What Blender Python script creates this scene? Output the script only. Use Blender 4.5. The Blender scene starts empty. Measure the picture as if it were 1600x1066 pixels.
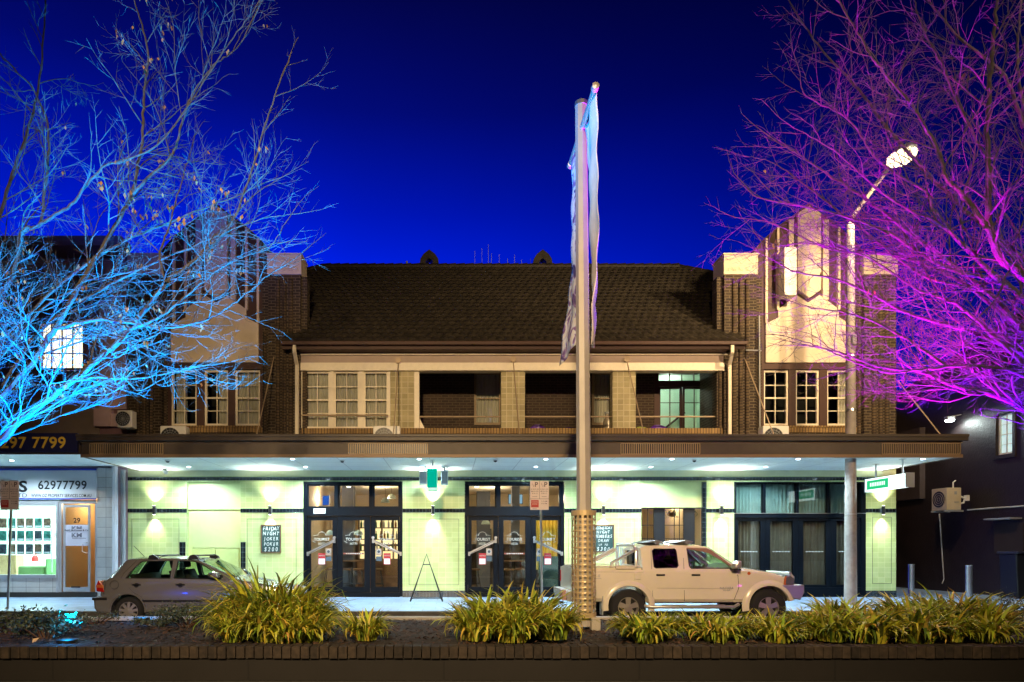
import bpy, bmesh, math, random
from mathutils import Vector, Matrix
R = math.radians
S = bpy.context.scene
COL = S.collection
# ---------------------------------------------------------------- camera, world, exposure
CH = 1.635                       # camera height
W = 19.23                        # distance to the facade
cam_d = bpy.data.cameras.new('camera'); cam = bpy.data.objects.new('camera', cam_d); COL.objects.link(cam)
cam.location = (0, 0, CH); cam.rotation_euler = (R(90), 0, 0)
cam_d.sensor_width = 36; cam_d.lens = 22.5; cam_d.shift_x = 0.0625; cam_d.shift_y = 0.2019
cam_d.clip_end = 400; cam_d.clip_start = 0.05
S.camera = cam
S.view_settings.view_transform = 'Standard'; S.view_settings.look = 'None'
S.view_settings.exposure = 0.0; S.view_settings.gamma = 1.0
S.view_settings.use_curve_mapping = False

world = bpy.data.worlds.new('World'); S.world = world; world.use_nodes = True
wn = world.node_tree; wn.nodes.clear()
_o = wn.nodes.new('ShaderNodeOutputWorld'); _b = wn.nodes.new('ShaderNodeBackground')
_t = wn.nodes.new('ShaderNodeTexCoord'); _s = wn.nodes.new('ShaderNodeSeparateXYZ')
_r = wn.nodes.new('ShaderNodeValToRGB'); _m = wn.nodes.new('ShaderNodeMath'); _m2 = wn.nodes.new('ShaderNodeMath')
wn.links.new(_t.outputs['Generated'], _s.inputs[0]); wn.links.new(_s.outputs['Z'], _r.inputs[0])
cr = _r.color_ramp; cr.elements[0].position = 0.0; cr.elements[0].color = (0.0, 0.03, 0.95, 1)
cr.elements[1].position = 1.0; cr.elements[1].color = (0.0, 0.0004, 0.006, 1)
for p, c in ((0.34, (0.0, 0.013, 0.66, 1)), (0.46, (0.0, 0.006, 0.38, 1)), (0.56, (0.0005, 0.003, 0.17, 1)), (0.66, (0.0010, 0.0018, 0.075, 1))):
    e = cr.elements.new(p); e.color = c
_m.operation = 'MAXIMUM'; _m.inputs[1].default_value = 0.12; _dx = wn.nodes.new('ShaderNodeVectorMath'); _dx.operation = 'DOT_PRODUCT'; _dx.inputs[1].default_value = (-0.27, 0.965, 0.0)
wn.links.new(_t.outputs['Generated'], _dx.inputs[0]); wn.links.new(_dx.outputs['Value'], _m.inputs[0])
_m2.operation = 'POWER'; _m2.inputs[1].default_value = 3.2; wn.links.new(_m.outputs[0], _m2.inputs[0])
_m3 = wn.nodes.new('ShaderNodeMath'); _m3.operation = 'MULTIPLY'; _m3.inputs[1].default_value = 1.9
wn.links.new(_m2.outputs[0], _m3.inputs[0])
_n = wn.nodes.new('ShaderNodeTexNoise'); _n.inputs['Scale'].default_value = 2.2; _n.inputs['Detail'].default_value = 5
_mr = wn.nodes.new('ShaderNodeMapRange'); _mr.inputs['From Min'].default_value = .3; _mr.inputs['From Max'].default_value = .7; _mr.inputs['To Min'].default_value = .9; _mr.inputs['To Max'].default_value = 1.1
_m4 = wn.nodes.new('ShaderNodeMath'); _m4.operation = 'MULTIPLY'
wn.links.new(_t.outputs['Generated'], _n.inputs['Vector']); wn.links.new(_n.outputs['Fac'], _mr.inputs[0]); wn.links.new(_mr.outputs[0], _m4.inputs[1]); wn.links.new(_m3.outputs[0], _m4.inputs[0])
wn.links.new(_r.outputs[0], _b.inputs['Color']); wn.links.new(_m4.outputs[0], _b.inputs['Strength'])
wn.links.new(_b.outputs[0], _o.inputs[0])

# light levels (watts)
P_STREET = 1700      # the visible street lamp
P_OPPOSITE = 21000    # the street lamps across the road, behind the camera
P_DOWN = 470         # awning downlights
P_SCONCE = 125
P_TREE_BLUE = 19000
P_TREE_VIOLET = 17500

def X(px, d=W): return (px - 700.0) * d / 1000.0
def Z(py, d=W): return CH + (856.0 - py) * d / 1000.0
def PT(px, py, d): return Vector((X(px, d), d, Z(py, d)))

# ---------------------------------------------------------------- materials
MATS = {}
def mat(name, col, rough=0.6, metal=0.0, var=0.12, vscale=3.0, bump=0.0, bscale=40.0, emit=None, estr=0.0, coat=0.0, spec=0.5):
    if name in MATS: return MATS[name]
    m = bpy.data.materials.new(name); m.use_nodes = True; nt = m.node_tree
    b = nt.nodes['Principled BSDF']
    b.inputs['Roughness'].default_value = rough; b.inputs['Metallic'].default_value = metal
    b.inputs['Coat Weight'].default_value = coat
    b.inputs['Specular IOR Level'].default_value = spec
    tc = nt.nodes.new('ShaderNodeTexCoord')
    if var > 0:
        n = nt.nodes.new('ShaderNodeTexNoise'); n.inputs['Scale'].default_value = vscale; n.inputs['Detail'].default_value = 6
        n.inputs['Roughness'].default_value = 0.65
        nt.links.new(tc.outputs['Object'], n.inputs['Vector'])
        r = nt.nodes.new('ShaderNodeValToRGB')
        r.color_ramp.elements[0].position = 0.3; r.color_ramp.elements[1].position = 0.7
        r.color_ramp.elements[0].color = (*[c * (1 - var) for c in col], 1)
        r.color_ramp.elements[1].color = (*[min(1, c * (1 + var)) for c in col], 1)
        nt.links.new(n.outputs['Fac'], r.inputs[0]); nt.links.new(r.outputs[0], b.inputs['Base Color'])
    else:
        b.inputs['Base Color'].default_value = (*col, 1)
    if bump > 0:
        n2 = nt.nodes.new('ShaderNodeTexNoise'); n2.inputs['Scale'].default_value = bscale; n2.inputs['Detail'].default_value = 4
        bp = nt.nodes.new('ShaderNodeBump'); bp.inputs['Strength'].default_value = bump; bp.inputs['Distance'].default_value = 0.02
        nt.links.new(tc.outputs['Object'], n2.inputs['Vector']); nt.links.new(n2.outputs['Fac'], bp.inputs['Height'])
        nt.links.new(bp.outputs[0], b.inputs['Normal'])
    if emit:
        b.inputs['Emission Color'].default_value = (*emit, 1); b.inputs['Emission Strength'].default_value = estr
    MATS[name] = m; return m

def brick_mat(name, c1, c2, mortar, bw, bh, msize=0.012, offset=0.5, rough=0.8, bump=0.6, coat=0.0, bias=0.0, dirt=0.25):
    m = bpy.data.materials.new(name); m.use_nodes = True; nt = m.node_tree; L = nt.links
    b = nt.nodes['Principled BSDF']; b.inputs['Roughness'].default_value = rough; b.inputs['Coat Weight'].default_value = coat
    tc = nt.nodes.new('ShaderNodeTexCoord'); s = nt.nodes.new('ShaderNodeSeparateXYZ'); c = nt.nodes.new('ShaderNodeCombineXYZ')
    a = nt.nodes.new('ShaderNodeMath'); a.operation = 'ADD'
    L.new(tc.outputs['Object'], s.inputs[0]); L.new(s.outputs[0], a.inputs[0]); L.new(s.outputs[1], a.inputs[1])
    L.new(a.outputs[0], c.inputs[0]); L.new(s.outputs[2], c.inputs[1])
    t = nt.nodes.new('ShaderNodeTexBrick'); L.new(c.outputs[0], t.inputs['Vector'])
    t.offset = offset; t.squash = 1.0
    t.inputs['Color1'].default_value = (*c1, 1); t.inputs['Color2'].default_value = (*c2, 1); t.inputs['Mortar'].default_value = (*mortar, 1)
    t.inputs['Scale'].default_value = 1.0; t.inputs['Mortar Size'].default_value = msize; t.inputs['Mortar Smooth'].default_value = 0.2
    t.inputs['Bias'].default_value = bias
    t.inputs['Brick Width'].default_value = bw; t.inputs['Row Height'].default_value = bh
    n = nt.nodes.new('ShaderNodeTexNoise'); n.inputs['Scale'].default_value = 1.3; n.inputs['Detail'].default_value = 8; n.inputs['Roughness'].default_value = .7
    L.new(tc.outputs['Object'], n.inputs['Vector'])
    mr = nt.nodes.new('ShaderNodeMapRange'); mr.inputs['From Min'].default_value = .3; mr.inputs['From Max'].default_value = .7
    mr.inputs['To Min'].default_value = 1 - dirt; mr.inputs['To Max'].default_value = 1 + dirt * .4
    L.new(n.outputs['Fac'], mr.inputs[0])
    mx = nt.nodes.new('ShaderNodeVectorMath'); mx.operation = 'SCALE'
    L.new(t.outputs['Color'], mx.inputs[0]); L.new(mr.outputs[0], mx.inputs['Scale'])
    L.new(mx.outputs[0], b.inputs['Base Color'])
    n2 = nt.nodes.new('ShaderNodeTexNoise'); n2.inputs['Scale'].default_value = 35; L.new(tc.outputs['Object'], n2.inputs['Vector'])
    inv = nt.nodes.new('ShaderNodeMath'); inv.operation = 'SUBTRACT'
    sc = nt.nodes.new('ShaderNodeMath'); sc.operation = 'MULTIPLY'; sc.inputs[1].default_value = .25 if coat == 0 else .03
    L.new(n2.outputs['Fac'], sc.inputs[0]); L.new(sc.outputs[0], inv.inputs[0]); L.new(t.outputs['Fac'], inv.inputs[1])
    bp = nt.nodes.new('ShaderNodeBump'); bp.inputs['Strength'].default_value = bump; bp.inputs['Distance'].default_value = 0.015
    L.new(inv.outputs[0], bp.inputs['Height']); L.new(bp.outputs[0], b.inputs['Normal'])
    MATS[name] = m; return m

def glass_mat(name, tint=(1, 1, 1), ior=1.5, rough=0.0, refl=1.0):
    m = bpy.data.materials.new(name); m.use_nodes = True; nt = m.node_tree; nt.nodes.clear()
    o = nt.nodes.new('ShaderNodeOutputMaterial'); mx = nt.nodes.new('ShaderNodeMixShader')
    t = nt.nodes.new('ShaderNodeBsdfTransparent'); t.inputs[0].default_value = (*tint, 1)
    g = nt.nodes.new('ShaderNodeBsdfGlossy'); g.inputs['Roughness'].default_value = rough
    f = nt.nodes.new('ShaderNodeFresnel'); ge = nt.nodes.new('ShaderNodeNewGeometry'); mi = nt.nodes.new('ShaderNodeMapRange')
    mi.inputs['To Min'].default_value = ior; mi.inputs['To Max'].default_value = 1/ior
    nt.links.new(ge.outputs['Backfacing'], mi.inputs[0]); nt.links.new(mi.outputs[0], f.inputs[0])
    k = nt.nodes.new('ShaderNodeMath'); k.operation = 'MULTIPLY'; k.inputs[1].default_value = refl
    nt.links.new(f.outputs[0], k.inputs[0]); nt.links.new(k.outputs[0], mx.inputs[0])
    nt.links.new(t.outputs[0], mx.inputs[1]); nt.links.new(g.outputs[0], mx.inputs[2]); nt.links.new(mx.outputs[0], o.inputs[0])
    MATS[name] = m; return m

def emit_mat(name, col, st):
    m = bpy.data.materials.new(name); m.use_nodes = True; nt = m.node_tree; nt.nodes.clear()
    o = nt.nodes.new('ShaderNodeOutputMaterial'); e = nt.nodes.new('ShaderNodeEmission')
    e.inputs[0].default_value = (*col, 1); e.inputs[1].default_value = st
    nt.links.new(e.outputs[0], o.inputs[0]); MATS[name] = m; return m

BRICK = brick_mat('dark_brick', (0.055, 0.034, 0.019), (0.022, 0.013, 0.008), (0.15, 0.115, 0.07), 0.24, 0.086)
RIB = brick_mat('rib_brick', (0.14, 0.095, 0.05), (0.06, 0.038, 0.02), (0.012, 0.008, 0.006), 0.5, 0.086, offset=0)
SOLD = brick_mat('soldier_brick', (0.38, 0.24, 0.09), (0.26, 0.16, 0.06), (0.08, 0.05, 0.03), 0.086, 0.4, offset=0)
VBRICK = brick_mat('veranda_brick', (0.06, 0.034, 0.02), (0.035, 0.02, 0.012), (0.10, 0.075, 0.05), 0.24, 0.086)
TILE = brick_mat('glazed_tile', (0.62, 0.69, 0.30), (0.56, 0.64, 0.25), (0.78, 0.78, 0.38), 0.20, 0.15, 0.005, 0, 0.18, 0.25, 0.6, dirt=.13)
BTILE = brick_mat('black_tile', (0.008, 0.012, 0.014), (0.014, 0.02, 0.024), (0.09, 0.11, 0.11), 0.10, 0.15, 0.006, 0, 0.12, 0.25, 0.5, dirt=.1)
MARBLE = brick_mat('marble_tile', (0.62, 0.58, 0.55), (0.55, 0.52, 0.50), (0.25, 0.22, 0.2), 0.40, 0.30, 0.006, 0, 0.25, 0.1, 0.3, dirt=.2)
BLOCK = brick_mat('rough_block', (0.50, 0.43, 0.25), (0.38, 0.33, 0.18), (0.62, 0.55, 0.36), 0.185, 0.17, 0.014, 0, 0.8, 0.8)
PAVE = brick_mat('paving_stone', (0.34, 0.46, 0.66), (0.29, 0.40, 0.58), (0.20, 0.25, 0.32), 0.6, 0.6, 0.008, .5, 0.45, 0.2, dirt=.3)
CEIL = brick_mat('ceiling_sheet', (0.84, 0.90, 0.87), (0.82, 0.88, 0.85), (0.55, 0.57, 0.57), 1.2, 0.9, 0.012, 0, 0.6, 0.2, dirt=.06)
for nm in ('paving_stone', 'ceiling_sheet'):      # horizontal surfaces: x, y mapping
    nt = MATS[nm].node_tree
    s = [n for n in nt.nodes if n.type == 'SEPXYZ'][0]; c = [n for n in nt.nodes if n.type == 'COMBXYZ'][0]
    for l in list(c.inputs[0].links) + list(c.inputs[1].links): nt.links.remove(l)
    nt.links.new(s.outputs[0], c.inputs[0]); nt.links.new(s.outputs[1], c.inputs[1])

CREAM = mat('cream_render', (0.74, 0.62, 0.47), .8, bump=.25, bscale=60, var=.08)
WHITEP = mat('white_trim_paint', (0.82, 0.74, 0.58), .5, var=.06, vscale=8)
SOFF = mat('soffit_paint', (0.46, 0.36, 0.30), .7, var=.06)
BROWN = mat('brown_paint', (0.060, 0.024, 0.017), .6, var=.12)
FASC = mat('fascia_paint', (0.080, 0.060, 0.044), .55, var=.15, vscale=2, bump=.1, bscale=50)
FASD = mat('gutter_paint', (0.05, 0.035, 0.025), .5, var=.1)
GRILLE = mat('grille_paint', (0.34, 0.24, 0.13), .5, var=.05)
NAVY = mat('navy_door_paint', (0.0025, 0.005, 0.009), .45, var=.1, coat=.0, spec=.10)
BLACK = mat('black_metal', (0.012, 0.012, 0.013), .4, var=0)
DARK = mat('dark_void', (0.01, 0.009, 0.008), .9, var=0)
STEEL = mat('brushed_steel', (0.55, 0.56, 0.58), .3, .9, var=.06)
CHROME = mat('chrome', (0.80, 0.78, 0.76), .28, .75, var=0)
WHITE = mat('white_plastic', (0.75, 0.74, 0.70), .45, var=.04)
GREY = mat('grey_plastic', (0.33, 0.35, 0.37), .5, var=.05)
CONC = mat('concrete', (0.36, 0.33, 0.29), .85, var=.2, bump=.3)
ASPH = mat('asphalt', (0.045, 0.045, 0.047), .75, var=.3, vscale=6, bump=.6, bscale=120)
WARMW = mat('interior_plaster', (0.62, 0.48, 0.30), .7, var=.05)
WOOD = mat('dark_wood', (0.13, 0.065, 0.03), .45, var=.25, vscale=5)
LWOOD = mat('light_wood', (0.45, 0.30, 0.16), .5, var=.15)
CURT = mat('net_curtain', (0.62, 0.56, 0.48), .9, var=.08)
CURTG = mat('teal_curtain', (0.42, 0.52, 0.50), .85, var=.2, vscale=2)
GLASS = glass_mat('window_glass', (.93, .96, .95))
GLASSD = glass_mat('tinted_glass', (.82, .87, .85), refl=2.4)
CARGL = glass_mat('car_glass', (.62, .74, .62), refl=1.2)
CARGD = glass_mat('car_glass_dark', (.05, .045, .04), refl=.8)
RUB = mat('tyre_rubber', (0.012, 0.012, 0.013), .8, var=.2, bump=.3, bscale=90)
CHALK = mat('chalk_white', (0.58, 0.64, 0.62), .9, var=0)
LBLACK = mat('letter_black', (0.01, 0.01, 0.012), .5, var=0)
BARK = mat('tree_bark', (0.085, 0.075, 0.066), .85, var=.3, vscale=9, bump=.7, bscale=60)
TWIG = mat('twig_bark', (0.095, 0.078, 0.068), .8, var=.15)

# ---------------------------------------------------------------- mesh builder
class MB:
    def __init__(s): s.v = []; s.f = []
    def add(s, vs, fs):
        b = len(s.v); s.v += [tuple(v) for v in vs]; s.f += [tuple(i + b for i in f) for f in fs]; return s
    def box(s, x0, x1, y0, y1, z0, z1):
        if x0 > x1: x0, x1 = x1, x0
        if y0 > y1: y0, y1 = y1, y0
        if z0 > z1: z0, z1 = z1, z0
        return s.add([(x0,y0,z0),(x1,y0,z0),(x1,y1,z0),(x0,y1,z0),(x0,y0,z1),(x1,y0,z1),(x1,y1,z1),(x0,y1,z1)],
              [(0,3,2,1),(4,5,6,7),(0,1,5,4),(1,2,6,5),(2,3,7,6),(3,0,4,7)])
    def pbox(s, px0, px1, py0, py1, y0, y1, d=W):     # a box given by facade measures at distance d
        return s.box(X(px0, d), X(px1, d), y0, y1, Z(py1, d), Z(py0, d))
    def prism(s, poly, y0, y1):                       # outline in x,z pushed along y
        n = len(poly)
        ar = sum(poly[i][0]*poly[(i+1)%n][1]-poly[(i+1)%n][0]*poly[i][1] for i in range(n))
        if ar < 0: poly = poly[::-1]
        vs = [(x, y0, z) for x, z in poly] + [(x, y1, z) for x, z in poly]
        fs = [tuple(range(n)), tuple(range(2*n-1, n-1, -1))]
        fs += [(i, i+n, (i+1)%n+n, (i+1)%n) for i in range(n)]
        return s.add(vs, fs)
    def tube(s, pts, rad, n=8, cap=True):
        pts = [Vector(p) for p in pts]
        if not isinstance(rad, (list, tuple)): rad = [rad]*len(pts)
        b = len(s.v); up = None
        for i, p in enumerate(pts):
            if i == 0: t = pts[1]-p
            elif i == len(pts)-1: t = p-pts[i-1]
            else: t = (pts[i+1]-pts[i-1])
            if t.length < 1e-9: t = Vector((0,0,1))
            t.normalize()
            if up is None:
                up = t.orthogonal().normalized()
            else:
                up = (up - t*up.dot(t))
                if up.length < 1e-6: up = t.orthogonal()
                up.normalize()
            w = t.cross(up); r = rad[i]
            for k in range(n):
                a = 2*math.pi*k/n; q = p + up*(math.cos(a)*r) + w*(math.sin(a)*r)
                s.v.append((q.x, q.y, q.z))
        for i in range(len(pts)-1):
            for k in range(n):
                a = b+i*n+k; c = b+i*n+(k+1)%n
                s.f.append((a, c, c+n, a+n))
        if cap:
            s.f.append(tuple(b+k for k in range(n-1, -1, -1))); e = b+(len(pts)-1)*n
            s.f.append(tuple(e+k for k in range(n)))
        return s
    def lathe(s, prof, c=(0,0,0), axis='z', n=24):    # prof: (radius, height)
        b = len(s.v)
        for r, h in prof:
            for k in range(n):
                a = 2*math.pi*k/n; u = math.cos(a)*r; w = math.sin(a)*r
                if axis == 'z': p = (c[0]+u, c[1]+w, c[2]+h)
                elif axis == 'y': p = (c[0]+u, c[1]+h, c[2]+w)
                else: p = (c[0]+h, c[1]+u, c[2]+w)
                s.v.append(p)
        for i in range(len(prof)-1):
            for k in range(n):
                a = b+i*n+k; q = b+i*n+(k+1)%n; s.f.append((a, q, q+n, a+n))
        s.f.append(tuple(b+k for k in range(n-1,-1,-1))); e = b+(len(prof)-1)*n; s.f.append(tuple(e+k for k in range(n)))
        return s
    def sheet(s, f, nu, nv, both=False):
        b = len(s.v)
        for j in range(nv+1):
            for i in range(nu+1): s.v.append(tuple(f(i/nu, j/nv)))
        for j in range(nv):
            for i in range(nu):
                a = b+j*(nu+1)+i; s.f.append((a, a+1, a+nu+2, a+nu+1))
        return s
    def text(s, body, x, z, y, size, bold=0.0, align='CENTER', shear=0, rot=0, flip=False, side=None, sx=1.0):
        cu = bpy.data.curves.new('t', 'FONT'); cu.body = body; cu.size = size; cu.offset = bold*size; cu.align_x = align; cu.align_y = 'CENTER'
        cu.shear = shear; cu.resolution_u = 3; cu.space_character = 1.05
        o = bpy.data.objects.new('t', cu); COL.objects.link(o)
        dg = bpy.context.evaluated_depsgraph_get(); ev = o.evaluated_get(dg); me = ev.to_mesh()
        ca, sa = math.cos(rot), math.sin(rot)
        vs = []
        for v in me.vertices:
            a, b2 = v.co.x*sx, v.co.y
            a, b2 = a*ca-b2*sa, a*sa+b2*ca
            if side == 'left': vs.append((y, x - a, z + b2))       # on a face looking towards -x ; x is world y
            else: vs.append((x + a, y, z + b2))
        fs = [tuple(p.vertices) for p in me.polygons]
        s.add(vs, fs)
        ev.to_mesh_clear(); bpy.data.objects.remove(o); bpy.data.curves.remove(cu)
        return s

def wl(o):
    v = Vector((0, 0, 0))
    while o is not None: v += o.location; o = o.parent
    return v
def part(name, mb, m, parent=None, smooth=False, bevel=0, local=False, angle=35, origin=None):
    me = bpy.data.meshes.new(name)
    off = Vector((0, 0, 0)) if (parent is None or local) else wl(parent)
    o = bpy.data.objects.new(name, me)
    if parent is None and origin is not None: off = Vector(origin); o.location = origin
    me.from_pydata([(v[0]-off.x, v[1]-off.y, v[2]-off.z) for v in mb.v], [], mb.f)
    me.validate(); me.update()
    bm = bmesh.new(); bm.from_mesh(me); bmesh.ops.recalc_face_normals(bm, faces=bm.faces) if not smooth == 'raw' else None
    if smooth:
        for f in bm.faces: f.smooth = True
        for e in bm.edges:
            if len(e.link_faces) == 2 and e.calc_face_angle(0) > R(angle): e.smooth = False
    bm.to_mesh(me); bm.free()
    for mm in (m if isinstance(m, (list, tuple)) else [m]): me.materials.append(mm)
    COL.objects.link(o)
    if parent is not None: o.parent = parent
    if bevel:
        bv = o.modifiers.new('bevel', 'BEVEL'); bv.width = bevel; bv.segments = 2; bv.limit_method = 'ANGLE'; bv.angle_limit = R(40)
    return o
def thing(name, label, cat, loc=(0,0,0), rz=0, group=None):
    o = bpy.data.objects.new(name, None); COL.objects.link(o); o.location = loc; o.rotation_euler = (0,0,rz)
    o.empty_display_size = .2
    o['label'] = label; o['category'] = cat
    if group: o['group'] = group
    return o
def tag(o, label, cat, group=None, kind=None):
    o['label'] = label; o['category'] = cat
    if group: o['group'] = group
    if kind: o['kind'] = kind
    return o
def struct(name, mb, m, smooth=False):
    o = part(name, mb, m, smooth=smooth); o['kind'] = 'structure'; return o
def copy_tree(o, parent=None):
    c = o.copy(); COL.objects.link(c)
    if parent is not None: c.parent = parent
    for ch in list(o.children): copy_tree(ch, c)
    return c
def light(kind, loc, power, col, parent=None, size=.05, target=None, cone=120, blend=.6, name='lamp_light'):
    ld = bpy.data.lights.new(name, kind); ld.energy = power; ld.color = col
    if kind in ('POINT', 'SPOT'): ld.shadow_soft_size = size
    if kind == 'AREA': ld.size = size
    if kind == 'SPOT': ld.spot_size = R(cone); ld.spot_blend = blend
    o = bpy.data.objects.new(name, ld); COL.objects.link(o)
    off = wl(parent) if parent else Vector((0,0,0))
    o.location = Vector(loc) - off
    if target is not None:
        dv = Vector(target) - Vector(loc); o.rotation_euler = dv.to_track_quat('-Z', 'Y').to_euler()
    if parent: o.parent = parent
    return o
rnd = random.Random(7)

# ================================================================= GROUND
g = MB(); g.box(-150, 150, -40, 160, -.5, 0); struct('road', g, ASPH)
g = MB(); g.box(-90, 90, 15.05, 60, 0.004, .15); struct('footpath', g, PAVE)
g = MB(); g.box(-90, 90, 14.85, 15.046, 0.002, .152); struct('kerb', g, mat('kerb_stone', (.07, .065, .06), .8, var=.3, bump=.3))
PZ = .15
BZ = .40     # planter soil level
pl = thing('planter_wall', 'low dark rendered median wall capped with a row of upright brown bricks', 'planter', (0, 7.8, 0))
g = MB(); g.box(-14, 14, 7.85, 8.0, 0, .27); g.box(-14, 14, 11.2, 11.35, 0, .36)
WALLR = brick_mat('planter_render', (0.009, 0.0072, 0.0066), (0.0085, 0.0068, 0.006), (0.004, 0.003, 0.003), 2.4, 3, 0.012, 0, .8, .3, dirt=.35)
part('wall', g, WALLR, pl)
g = MB(); x = -14.0
while x < 14:
    w = .104 + rnd.uniform(-.003, .003); dy = rnd.uniform(-.006, .006)
    dz = rnd.uniform(-.003, .003)
    g.box(x, x + w, 7.80 + dy, 8.03 + dy, .285 + dz, .43 + dz); x += w + .010
bm_ = bpy.data.materials.new('coping_brick'); bm_.use_nodes = True
nt = bm_.node_tree; b = nt.nodes['Principled BSDF']; b.inputs['Roughness'].default_value = .85
tc = nt.nodes.new('ShaderNodeTexCoord'); sp = nt.nodes.new('ShaderNodeSeparateXYZ'); nt.links.new(tc.outputs['Object'], sp.inputs[0])
md = nt.nodes.new('ShaderNodeMath'); md.operation = 'SNAP'; md.inputs[1].default_value = .114; nt.links.new(sp.outputs[0], md.inputs[0])
wnz = nt.nodes.new('ShaderNodeTexWhiteNoise'); wnz.noise_dimensions = '1D'; nt.links.new(md.outputs[0], wnz.inputs['W'])
rp = nt.nodes.new('ShaderNodeValToRGB'); rp.color_ramp.elements[0].color = (.014, .010, .008, 1); rp.color_ramp.elements[1].color = (.046, .032, .022, 1)
nt.links.new(wnz.outputs['Value'], rp.inputs[0])
nz = nt.nodes.new('ShaderNodeTexNoise'); nz.inputs['Scale'].default_value = 14; nz.inputs['Detail'].default_value = 8; nt.links.new(tc.outputs['Object'], nz.inputs['Vector'])
mrr = nt.nodes.new('ShaderNodeMapRange'); mrr.inputs['From Min'].default_value = .3; mrr.inputs['From Max'].default_value = .7; mrr.inputs['To Min'].default_value = .45; mrr.inputs['To Max'].default_value = 1.2
nt.links.new(nz.outputs['Fac'], mrr.inputs[0])
vm = nt.nodes.new('ShaderNodeVectorMath'); vm.operation = 'SCALE'; nt.links.new(rp.outputs[0], vm.inputs[0]); nt.links.new(mrr.outputs[0], vm.inputs['Scale'])
nt.links.new(vm.outputs[0], b.inputs['Base Color'])
bp = nt.nodes.new('ShaderNodeBump'); bp.inputs['Strength'].default_value = .6; bp.inputs['Distance'].default_value = .02
nt.links.new(nz.outputs['Fac'], bp.inputs['Height']); nt.links.new(bp.outputs[0], b.inputs['Normal'])
part('coping', g, bm_, pl, bevel=.006)
g = MB(); g.box(-14, 14, 7.9, 8.0, .27, .285); part('mortar_bed', g, MATS['concrete'], pl)
g = MB(); g.box(-14, 14, 11.16, 11.4, .36, .42); part('rear_kerb', g, MATS['concrete'], pl, bevel=.01)
# soil and mulch
SOIL = mat('soil', (0.018, 0.011, 0.007), .95, var=.5, vscale=8, bump=.9, bscale=30)
def soilz(x, y): return BZ - .02 + .035*math.sin(x*1.7+y)*math.sin(y*2.3+x*.4) + rnd.uniform(-.008, .008)
g = MB(); g.sheet(lambda u, v: (-14+28*u, 8.02+3.15*v, soilz(-14+28*u, 8.02+3.15*v)), 280, 32)
struct('planter_soil', g, SOIL)
g = MB()
for i in range(9000):
    x = rnd.uniform(-8.5, 11.5); y = rnd.uniform(8.05, 11.1); z = BZ - .005 + .035*math.sin(x*1.7+y)*math.sin(y*2.3+x*.4)
    a = rnd.uniform(0, 6.28); l = rnd.uniform(.012, .045); w = rnd.uniform(.005, .012); t = rnd.uniform(-.5, .5)
    dx, dy = math.cos(a)*l, math.sin(a)*l; ex, ey = -math.sin(a)*w, math.cos(a)*w; h = l*math.sin(t)
    g.add([(x-dx-ex, y-dy-ey, z-h), (x+dx-ex, y+dy-ey, z+h), (x+dx+ex, y+dy+ey, z+h+.006), (x-dx+ex, y-dy+ey, z-h+.006)], [(0,1,2,3)])
MULCH = mat('bark_mulch', (0.075, 0.038, 0.022), .85, var=.6, vscale=20)
m_ = part('bark_mulch', g, MULCH); tag(m_, 'dark brown bark chips covering the planter soil', 'mulch', kind='stuff')

# ================================================================= HOTEL
H = thing('hotel_building', 'two storey dark brick hotel with green tiled ground floor and twin stepped gables', 'building', (X(800), W, PZ))
D = W                      # facade plane
CZ = 3.96                  # awning ceiling
zt = lambda py: Z(py)
# ground floor tiled wall (with openings left out)
g = MB()
for a, b_ in ((200, 292), (376, 474), (629, 727), (882, 1002), (1104, 1147), (1353, 1400)):
    g.pbox(a, b_, 753, 923, D, D+.3)
g.pbox(200, 1400, 745, 753, D, D+.3)
g.box(X(200), X(1400), D, D+.3, zt(745), CZ+.05)
part('tiled_wall', g, TILE, H)
g = MB()
g.box(X(200), X(1400), D-.004, D, zt(744), CZ); part('plaster_frieze', g, mat('frieze_paint', (.62, .62, .36), .7, var=.05), H)
# black tile courses
g = MB()
g.pbox(200, 1400, 745.2, 751, D-.016, D)
for a, b_ in ((200, 292), (376, 474), (629, 727), (882, 1002), (1104, 1147), (1353, 1400)):
    g.pbox(a, b_, 795, 801, D-.016, D)
    g.box(X(a), X(b_), D-.03, D+.28, PZ, zt(923))
g.pbox(281, 290, 847, 923, D-.02, D); g.pbox(376.3, 384, 847, 923, D-.02, D)
g.pbox(1097.5, 1103.7, 753.2, 923, D-.012, D+.1)
part('black_tile_band', g, BTILE, H)
# painted pencil lines round tile panels
g = MB()
def outline(px0, px1, py0, py1, t=.009):
    x0, x1, z0, z1 = X(px0), X(px1), zt(py1), zt(py0); y0, y1 = D-.005, D
    g.box(x0, x1, y0, y1, z1-t, z1); g.box(x0, x1, y0, y1, z0, z0+t)
    g.box(x0, x0+t, y0, y1, z0+t, z1-t); g.box(x1-t, x1, y0, y1, z0+t, z1-t)
for q in ((206, 280, 811, 915), (386, 463, 811, 914), (639, 717, 811, 914), (888, 992, 811, 914), (1114, 1138, 809, 914), (1363, 1393, 808, 912)):
    g = MB(); outline(*q); part('panel_outline', g, mat('line_tile', (.05, .07, .04), .4, var=0), H)
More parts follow.
